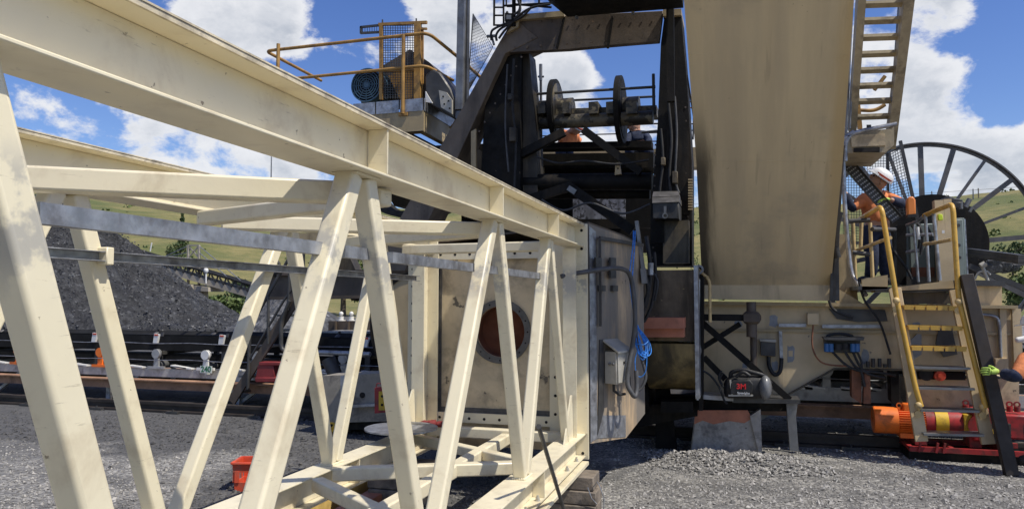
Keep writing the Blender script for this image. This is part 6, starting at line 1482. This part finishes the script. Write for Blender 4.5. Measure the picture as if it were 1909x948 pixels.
for pts in ([(1700, 420, 9.9), (1706, 430, 9.85), (1714, 445, 9.85), (1712, 470, 9.85)], [(1708, 415, 9.9), (1716, 425, 9.8), (1720, 450, 9.8), (1716, 475, 9.8)], [(1726, 420, 9.9), (1735, 440, 9.9), (1728, 480, 9.9)], [(1650, 440, 9.9), (1668, 470, 9.9), (1690, 500, 9.9), (1700, 520, 9.9)]):
    b = MB(); b.tube(smooth_path(PY(pts)), .016, 8); b.build('cable', M['rubber'], cb_)
b = MB(); b.rod(Q(1710, 423, 9.8), Q(1713, 446, 9.8), .022, 10); b.build('white_tube', M['white'], cb_)
b = MB(); b.poly([(1655, 430), (1692, 415), (1696, 530), (1655, 530)], 10.7, .5); b.poly([(1672, 420), (1690, 420), (1690, 530), (1672, 530)], 10.2, .2); b.build('dark_gear', M['soot'], cb_)
ol = thing('orange_lantern', 'orange plastic lantern standing on the machinery beside the worker', 'lantern', Q(1698, 402, 9.7))
b = MB(); b.poly([(1691, 372), (1695, 366), (1703, 366), (1707, 372), (1708, 400), (1692, 402)], 9.7, .1); b.build('lantern_body', mat('orange_lantern_plastic', (.70, .22, .04), .4, var=.1), ol, bevel=.015, seg=2)
b = MB(); b.poly([(1692, 400), (1708, 398), (1709, 404), (1692, 405)], 9.69, .12); b.build('foot', M['rubber'], ol)
# wire mesh guards near the worker
mg = thing('mesh_guard', 'two angled wire mesh guard panels behind the worker', 'mesh guard', Q(1640, 420, 10.9))
b = MB()
for i in range(17): px = 1572+i*5; b.bar(Q(px, 290, 11.0), Q(px, 460, 11.0), .006, .006, (0, 1, 0))
for i in range(34): py = 290+i*5; b.bar(Q(1572, py, 11.0), Q(1655, py, 11.0), .006, .006)
b.build('mesh_panel', M['wire'], mg)
def mq(u, v): return Q(1656+(1680-1656)*u+20*v*u+8*v, 285-15*u+v*(118+8*u), 11.0-.9*u)
b = MB()
for i in range(7): b.bar(mq(i/6, 0), mq(i/6, 1), .006, .006, (0, 1, 0))
for i in range(24): b.bar(mq(0, i/23), mq(1, i/23), .006, .006)
b.build('mesh_panel', M['wire'], mg)
b = MB(); b.bar(Q(1654, 286, 10.98), Q(1657, 400, 10.98), .03, .03, (0, 1, 0)); b.bar(mq(1, -.06), mq(1, 1.25), .035, .035, (0, 1, 0)); b.bar(mq(0, 0), mq(1, 0), .02, .02); b.bar(Q(1572, 289, 10.99), Q(1655, 287, 10.99), .02, .02); b.build('mesh_frame', M['darksteel'], mg)
# perforated steel tray held by the worker
pl_ = thing('perforated_tray', 'dark perforated steel tray leaning diagonally in front of the worker', 'cable tray', Q(1690, 410, 9.75))
b = MB(); p0, p1 = Q(1566, 290, 9.75), Q(1672, 410, 9.75); ax = (p1-p0).normalized(); w_ = ax.cross(Vector((0, 1, 0))).normalized(); hw = .068
b.prism([p0+w_*hw, p1+w_*hw, p1-w_*hw, p0-w_*hw], (0, .004, 0)); b.prism([p0+w_*hw, p1+w_*hw, p1+w_*(hw-.006), p0+w_*(hw-.006)], (0, -.05, 0)); b.prism([p0-w_*hw, p1-w_*hw, p1-w_*(hw-.006), p0-w_*(hw-.006)], (0, -.05, 0))
b.k = 1; L = (p1-p0).length
for i in range(int(L/.05)):
    for j in (-.038, -.013, .013, .038):
        c = p0+ax*(.03+i*.05)+w_*j; b.rod(c-Vector((0, .0025, 0)), c-Vector((0, .0005, 0)), .010, 6)
b.build('tray', [M['darksteel'], M['frame']], pl_)
# ================================================================== orange and red gear motor on the ground
gmz = thing('gear_motor', 'bright orange motor with a red and yellow gearbox under the ladder', 'motor', Vector((Q(1750, 830, 8.95).x, 8.95, .02)))
YM_ = 8.92; cz = Q(1680, 783, YM_).z; rm = 25*MPP(1680, YM_)
def GX(px): return Q(px, 785, YM_).x
def seg(nm, m, xa, xb, r, r2=None, n=28, par=gmz): b = MB(); b.rod((GX(xa), YM_, cz), (GX(xb), YM_, cz), r, n, r2); return b.build(nm, m, par)
seg('fan_cowl', M['orange'], 1629, 1672, rm*.98)
b = MB(); b.ring((GX(1629)-.003, YM_, cz), (1, 0, 0), rm*.2, rm*.95, .01, 24)
b.build('cowl_grille', M['orange'], gmz)
b = MB(); b.rod((GX(1672), YM_, cz), (GX(1722), YM_, cz), rm*.82, 24)
for k in range(36):
    a = 2*math.pi*k/36; e = Vector((0, math.cos(a), math.sin(a))); b.bar(Vector((GX(1673), YM_, cz))+e*rm*.88, Vector((GX(1721), YM_, cz))+e*rm*.88, .006, rm*.24, e)
b.box((GX(1697), YM_, cz-rm*.98), (.24, .22, .05)); fm = b.build('finned_body', M['orange'], gmz)
b = MB(); b.box((GX(1697), YM_-.02, cz+rm*1.02), (.16, .14, .08)); b.build('terminal_box', M['orange'], gmz, bevel=.01)
for px in (1676, 1690):
    b = MB(); b.ring((GX(px), YM_-.03, cz+rm*1.12), (0, 1, 0), .018, .03, .014, 14); b.build('lifting_eye', M['orange'], gmz)
seg('red_flange', M['red'], 1722, 1733, rm*.95); seg('red_housing', M['red'], 1733, 1740, rm*.85); seg('yellow_band', M['brightyellow'], 1740, 1764, rm*.90); seg('red_housing', M['red'], 1764, 1795, rm*.90)
b = MB(); b.box(((GX(1790)+GX(1805))/2, YM_, cz), (GX(1805)-GX(1790), rm*1.9, rm*1.5)); b.build('yellow_plate', M['brightyellow'], gmz, bevel=.006)
b = MB(); b.box(((GX(1805)+GX(1862))/2, YM_, cz+.01), (GX(1862)-GX(1805), rm*2.2, rm*2.3)); b.build('gearbox', M['red'], gmz, bevel=.02, seg=2)
b = MB(); b.box(((GX(1862)+GX(1925))/2, YM_, cz+.0), (GX(1925)-GX(1862), rm*2.0, rm*1.7)); b.build('gearbox', M['red'], gmz, bevel=.02, seg=2)
b = MB(); b.rod((GX(1818), YM_-rm*1.12, cz), (GX(1818), YM_-rm*1.02, cz), rm*.75, 24); b.build('side_cover', M['red'], gmz)
for px in (1799, 1880, 1894):
    b = MB(); b.rod((GX(px), YM_-.05, cz+rm*1.0), (GX(px), YM_-.05, cz+rm*1.35), .03, 10); b.ring((GX(px), YM_-.05, cz+rm*1.5), (0, 1, 0), .018, .032, .015, 14); b.build('lifting_eye', M['red'], gmz)
b = MB(); b.poly([(1845, 790), (1885, 790), (1885, 826), (1845, 826)], YM_-.2, .1); b.k = 1; b.poly([(1850, 800), (1870, 798), (1872, 806), (1850, 808)], YM_-.21, .01); b.build('coupling_guard', [M['darksteel'], M['brightyellow']], gmz)
b = MB(); zf = Q(1700, 832, YM_).z
b.span((GX(1684), YM_-.26, zf+.0), (GX(1910), YM_-.22, zf+.05)); b.span((GX(1684), YM_+.22, zf+.0), (GX(1910), YM_+.26, zf+.05))
for px in (1684, 1760, 1850): b.span((GX(px), YM_-.22, zf+.005), (GX(px+8), YM_+.22, zf+.045))
for px in (1700, 1800, 1850): b.span((GX(px), YM_-.12, zf+.045), (GX(px+22), YM_+.12, cz-rm*.8))
b.build('base_frame', M['red'], gmz)
for px in (1700, 1731, 1744):
    b = MB(); b.bar((GX(px), YM_-.27, zf), (GX(px+4), YM_-.27, zf+.1), .02, .03, (0, 1, 0)); b.build('base_clip', M['red'], gmz)
b = MB(); b.span((GX(1684), YM_-.22, .0), (GX(1910), YM_+.22, max(.03, zf-.012))); b.build('packer', M['soot'], gmz)
# leaning dark beam
b = MB(); b.bar(Q(1801, 512, 8.45), QZ(1886, 886, .0)+Vector((0, 0, .0)), .115, .09, (0, 1, 0)); tag(b.build('leaning_beam', M['railsteel'], loc=QZ(1890, 886, 0), bevel=.005), 'long dark steel beam leaning against the chassis right of the ladder', 'steel beam')
# insulated lamp and pipe at the far right edge
b = MB(); b.rod(Q(1899, 633, 8.8), Q(1915, 630, 8.8), .03, 12); b.sphere(Q(1898, 633, 8.8), .03, 10); tag(b.build('flood_lamp', M['white'], loc=Q(1905, 640, 8.8)), 'white lamp fitting on the chassis end at the right edge', 'lamp')
# ================================================================== people
def skin(name, pts, edges, radii, m, parent, sub=2, root=0, **props):
    org = ORG[parent.name]
    me = bpy.data.meshes.new(name); me.from_pydata([tuple(Vector(p)-org) for p in pts], edges, []); me.materials.append(m)
    o = bpy.data.objects.new(name, me); COL.objects.link(o); o.parent = parent; ORG[o.name] = org
    md = o.modifiers.new('skin', 'SKIN'); md.use_smooth_shade = True
    if not me.skin_vertices: 
        bpy.context.view_layer.objects.active = o
    for i, r in enumerate(radii):
        r = r if isinstance(r, tuple) else (r, r)
        me.skin_vertices[0].data[i].radius = r
        me.skin_vertices[0].data[i].use_root = (i == root)
    s = o.modifiers.new('sub', 'SUBSURF'); s.levels = sub; s.render_levels = sub
    for k, x in props.items(): o[k] = x
    return o
def hand(parent, wrist, dirv, palm_n, m, s=1.0, curl=.5):
    d = Vector(dirv).normalized(); n = Vector(palm_n); n = (n-d*n.dot(d)).normalized(); side = d.cross(n)
    w = Vector(wrist); P_, E_, R_ = [w, w+d*.05*s, w+d*.09*s], [(0, 1), (1, 2)], [.026*s, (.042*s, .024*s), (.04*s, .02*s)]
    for k, (off, L) in enumerate(((-.032, .075), (-.011, .085), (.011, .08), (.031, .062))):
        base = len(P_); a = w+d*.085*s+side*off*s
        c = [a, a+d*L*.4*s+n*L*.15*curl*s, a+d*L*.72*s+n*L*.5*curl*s, a+d*L*(1-.25*curl)*s+n*L*.9*curl*s]
        P_ += c; E_ += [(2, base), (base, base+1), (base+1, base+2), (base+2, base+3)]; R_ += [.0105*s, .0095*s, .009*s, .0075*s]
    base = len(P_); a = w+d*.035*s-side*.032*s
    P_ += [a, a+d*.03*s-side*.022*s+n*.012*s, a+d*.058*s-side*.03*s+n*.026*s]; E_ += [(1, base), (base, base+1), (base+1, base+2)]; R_ += [.013*s, .0115*s, .0095*s]
    return skin('hand', P_, E_, R_, m, parent, 1)
def person(label, pelvis, feet, knees, neck, head, face, sh, el, wr, hd, top_m, leg_m, glove_m, loc, helmet=True, hat_m=None, sleeve_m=None):
    t = thing('person', label, 'person', loc)
    V_ = Vector; pelvis, neck, head = V_(pelvis), V_(neck), V_(head); face = V_(face).normalized()
    chest = pelvis.lerp(neck, .72); waist = pelvis.lerp(neck, .3)
    ax = (V_(sh[1])-V_(sh[0])).normalized()
    hips = [pelvis-ax*.09-V_((0, 0, .05)), pelvis+ax*.09-V_((0, 0, .05))]
    # body: one continuous figure
    P_ = [pelvis, waist, chest, neck, head, head+(head-neck).normalized()*.09]; E_ = [(0, 1), (1, 2), (2, 3), (3, 4), (4, 5)]; R_ = [.13, .125, .14, .055, .088, .075]
    for i in (0, 1):
        b0 = len(P_); P_ += [V_(sh[i]), V_(el[i]), V_(wr[i]), hips[i], V_(knees[i]), V_(feet[i])+V_((0, 0, .09))]
        E_ += [(2, b0), (b0, b0+1), (b0+1, b0+2), (0, b0+3), (b0+3, b0+4), (b0+4, b0+5)]; R_ += [.06, .045, .03, .085, .058, .042]
    skin('body', P_, E_, R_, M['skin'], t)
    # face
    fu = (head-neck).normalized(); fu = (fu-face*fu.dot(face)).normalized(); fs = face.cross(fu)
    hc = head+fu*.035
    b = MB(); b.sphere(hc, .102, 18, (1, 1, 1.12)); b.sphere(hc-fu*.075+face*.025, .062, 12)
    b.prism([hc+face*.098+fu*.02, hc+face*.092-fu*.03-fs*.016, hc+face*.092-fu*.03+fs*.016], face*.028)
    b.build('head', M['skin'], t)
    b = MB()
    for s in (-1, 1): b.sphere(hc+face*.097+fs*s*.034+fu*.018, .012, 8)
    b.bar(hc+face*.096-fs*.024-fu*.058, hc+face*.096+fs*.024-fu*.058, .006, .009); b.build('eyes_and_mouth', M['hair'], t)
    b = MB()
    for s in (-1, 1): b.sphere(hc+fs*s*.102-fu*.005, .026, 8, (.5, .8, 1.2))
    b.build('ears', M['skin'], t)
    b = MB(); b.sphere(hc-face*.02+fu*.012, .108, 16, (1, 1, 1.0)); b.build('hair', M['hair'], t) if not helmet else None
    if helmet:
        b = MB(); n = 20
        rings = [(.0, .135), (.035, .13), (.075, .112), (.105, .075), (.118, .02)]
        c0 = hc+fu*.045
        for z, r in rings:
            for j in range(n): a = 2*math.pi*j/n; b.v.append(c0+fu*z+(face*math.cos(a)*1.12+fs*math.sin(a))*r)
        for i in range(len(rings)-1):
            for j in range(n): b.f.append((i*n+j, i*n+(j+1) % n, (i+1)*n+(j+1) % n, (i+1)*n+j)); b.sm.append(True); b.mi.append(0)
        b.f.append(tuple((len(rings)-1)*n+j for j in range(n))); b.sm.append(True); b.mi.append(0)
        hl = b.build('helmet', hat_m or M['helmet'], t)
        b = MB(); q = [c0+face*.12-fs*.10, c0+face*.185-fs*.055-fu*.008, c0+face*.20-fu*.010, c0+face*.185+fs*.055-fu*.008, c0+face*.12+fs*.10]; b.prism(q, fu*.008); b.ring(c0+fu*.002, fu, .12, .150, .01, 24); b.build('brim', hat_m or M['helmet'], hl)
        b = MB(); b.ring(c0+fu*.03, fu, .128, .1375, .022, 24); b.build('band', M['redplastic'], hl)
    # clothes
    P_ = [waist-(neck-pelvis)*.16, waist, chest, chest.lerp(neck, .75)]; E_ = [(0, 1), (1, 2), (2, 3)]; R_ = [(.165, .15), (.155, .14), (.175, .15), .085]
    for i in (0, 1):
        b0 = len(P_); P_ += [V_(sh[i]), V_(sh[i]).lerp(V_(el[i]), .55), V_(el[i]), V_(wr[i]).lerp(V_(el[i]), .12)]; E_ += [(2, b0), (b0, b0+1), (b0+1, b0+2), (b0+2, b0+3)]; R_ += [.088, .075, .066, .048]
    skin('shirt', P_, E_, R_, top_m, t)
    if sleeve_m:
        for i in (0, 1):
            w_, e_, s_ = V_(wr[i]), V_(el[i]), V_(sh[i]); skin('sleeve', [e_.lerp(s_, .35), e_, e_.lerp(w_, .5), e_.lerp(w_, .9)], [(0, 1), (1, 2), (2, 3)], [.074, .070, .062, .052], sleeve_m, t)
    P_ = [waist-(neck-pelvis)*.08, pelvis]; E_ = [(0, 1)]; R_ = [(.15, .135), (.17, .15)]
    for i in (0, 1):
        b0 = len(P_); f = V_(feet[i]); k = V_(knees[i]); P_ += [hips[i], hips[i].lerp(k, .5), k, k.lerp(f, .5), f+V_((0, 0, .10))]; E_ += [(1, b0), (b0, b0+1), (b0+1, b0+2), (b0+2, b0+3), (b0+3, b0+4)]; R_ += [.115, .10, .082, .078, .07]
    skin('trousers', P_, E_, R_, leg_m, t)
    for i in (0, 1):
        f = V_(feet[i]); fd = V_((face.x, face.y, 0)); fd = fd.normalized() if fd.length > .1 else V_((0, 1, 0))
        b = MB(); b.sphere(f+V_((0, 0, .055))+fd*.06, .1, 12, (1, 1, .55)); b.rod(f+V_((0, 0, .03)), f+V_((0, 0, .15)), .062, 12); b.span(f+V_((-.06, -.06, 0)), f+V_((.06, .06, .03))); b.build('boot', M['rubber'], t)
        if hd[i] is not None: hand(t, wr[i], hd[i][0], hd[i][1], glove_m, .98, .8)
    return t
# worker on the access deck, reaching into the chute edge and holding the tray
Y = 10.15
q = lambda x, y, dy=0: tuple(Q(x, y, Y+dy))
person('worker in orange shirt, navy trousers and white helmet on the access deck holding the tray', q(1634, 428), (q(1622, 530), q(1652, 530, .1)), (q(1626, 480, -.08), q(1650, 480)), q(1634, 357, -.02), q(1634, 341, -.06), (-.8, -.3, .55),
       (q(1610, 371, -.05), q(1655, 366, .05)), (q(1588, 390, -.12), q(1682, 380, -.1)), (q(1574, 356, -.1), q(1660, 372, -.36)), [((-.3, -.2, 1), (-1, 0, 0)), ((-1, -.4, .1), (0, 0, -1))], M['hivis'], M['navy'], M['glove'], Q(1636, 530, Y), sleeve_m=M['navy'])
# navy sleeve ends read as cuffs
# workers beyond the portal
Y = 12.6
person('worker in orange shirt bending away behind the winch, white helmet', q(1052, 272), (q(1046, 345), q(1060, 345)), (q(1046, 310), q(1060, 310)), q(1064, 247, -.1), q(1073, 241, -.12), (.7, .6, -.3),
       (q(1054, 249, -.05), q(1072, 250, .1)), (q(1046, 262, -.15), q(1076, 264, .2)), (q(1040, 252, -.2), q(1082, 258, .4)), [((-.2, 0, 1), (-1, 0, 0)), None], M['hivis'], M['navy'], M['rubber'], Q(1052, 345, Y))
Y = 12.3
person('worker in dark clothes crouching behind the right end of the winch', q(1190, 268), (q(1178, 300), q(1205, 300)), (q(1172, 282, -.2), q(1212, 282, -.2)), q(1188, 246), q(1184, 239), (-.6, -.6, -.2),
       (q(1176, 251), q(1203, 251)), (q(1168, 264, -.15), q(1211, 264, -.1)), (q(1172, 276, -.2), q(1200, 274, -.2)), [None, None], M['navy'], M['navy'], M['rubber'], Q(1190, 300, Y), hat_m=M['darksteel'])
# worker at the right edge of the picture, one gloved hand on the leaning beam
Y = 8.15
person('worker at the right edge with navy sleeves and lime glove gripping the leaning beam', q(1955, 745), (q(1935, 870), q(1985, 868)), (q(1925, 800), q(1980, 805)), q(1932, 640), q(1940, 618), (-.85, .2, -.1),
       (q(1914, 672, -.1), q(1950, 668, .1)), (q(1893, 702, -.2), q(1975, 720, .1)), (q(1864, 694, -.05), q(1960, 760)), [((-1, .1, .1), (0, 1, -.3)), None], M['hivis'], M['navy'], M['glove'], Q(1958, 870, Y), sleeve_m=M['navy'])
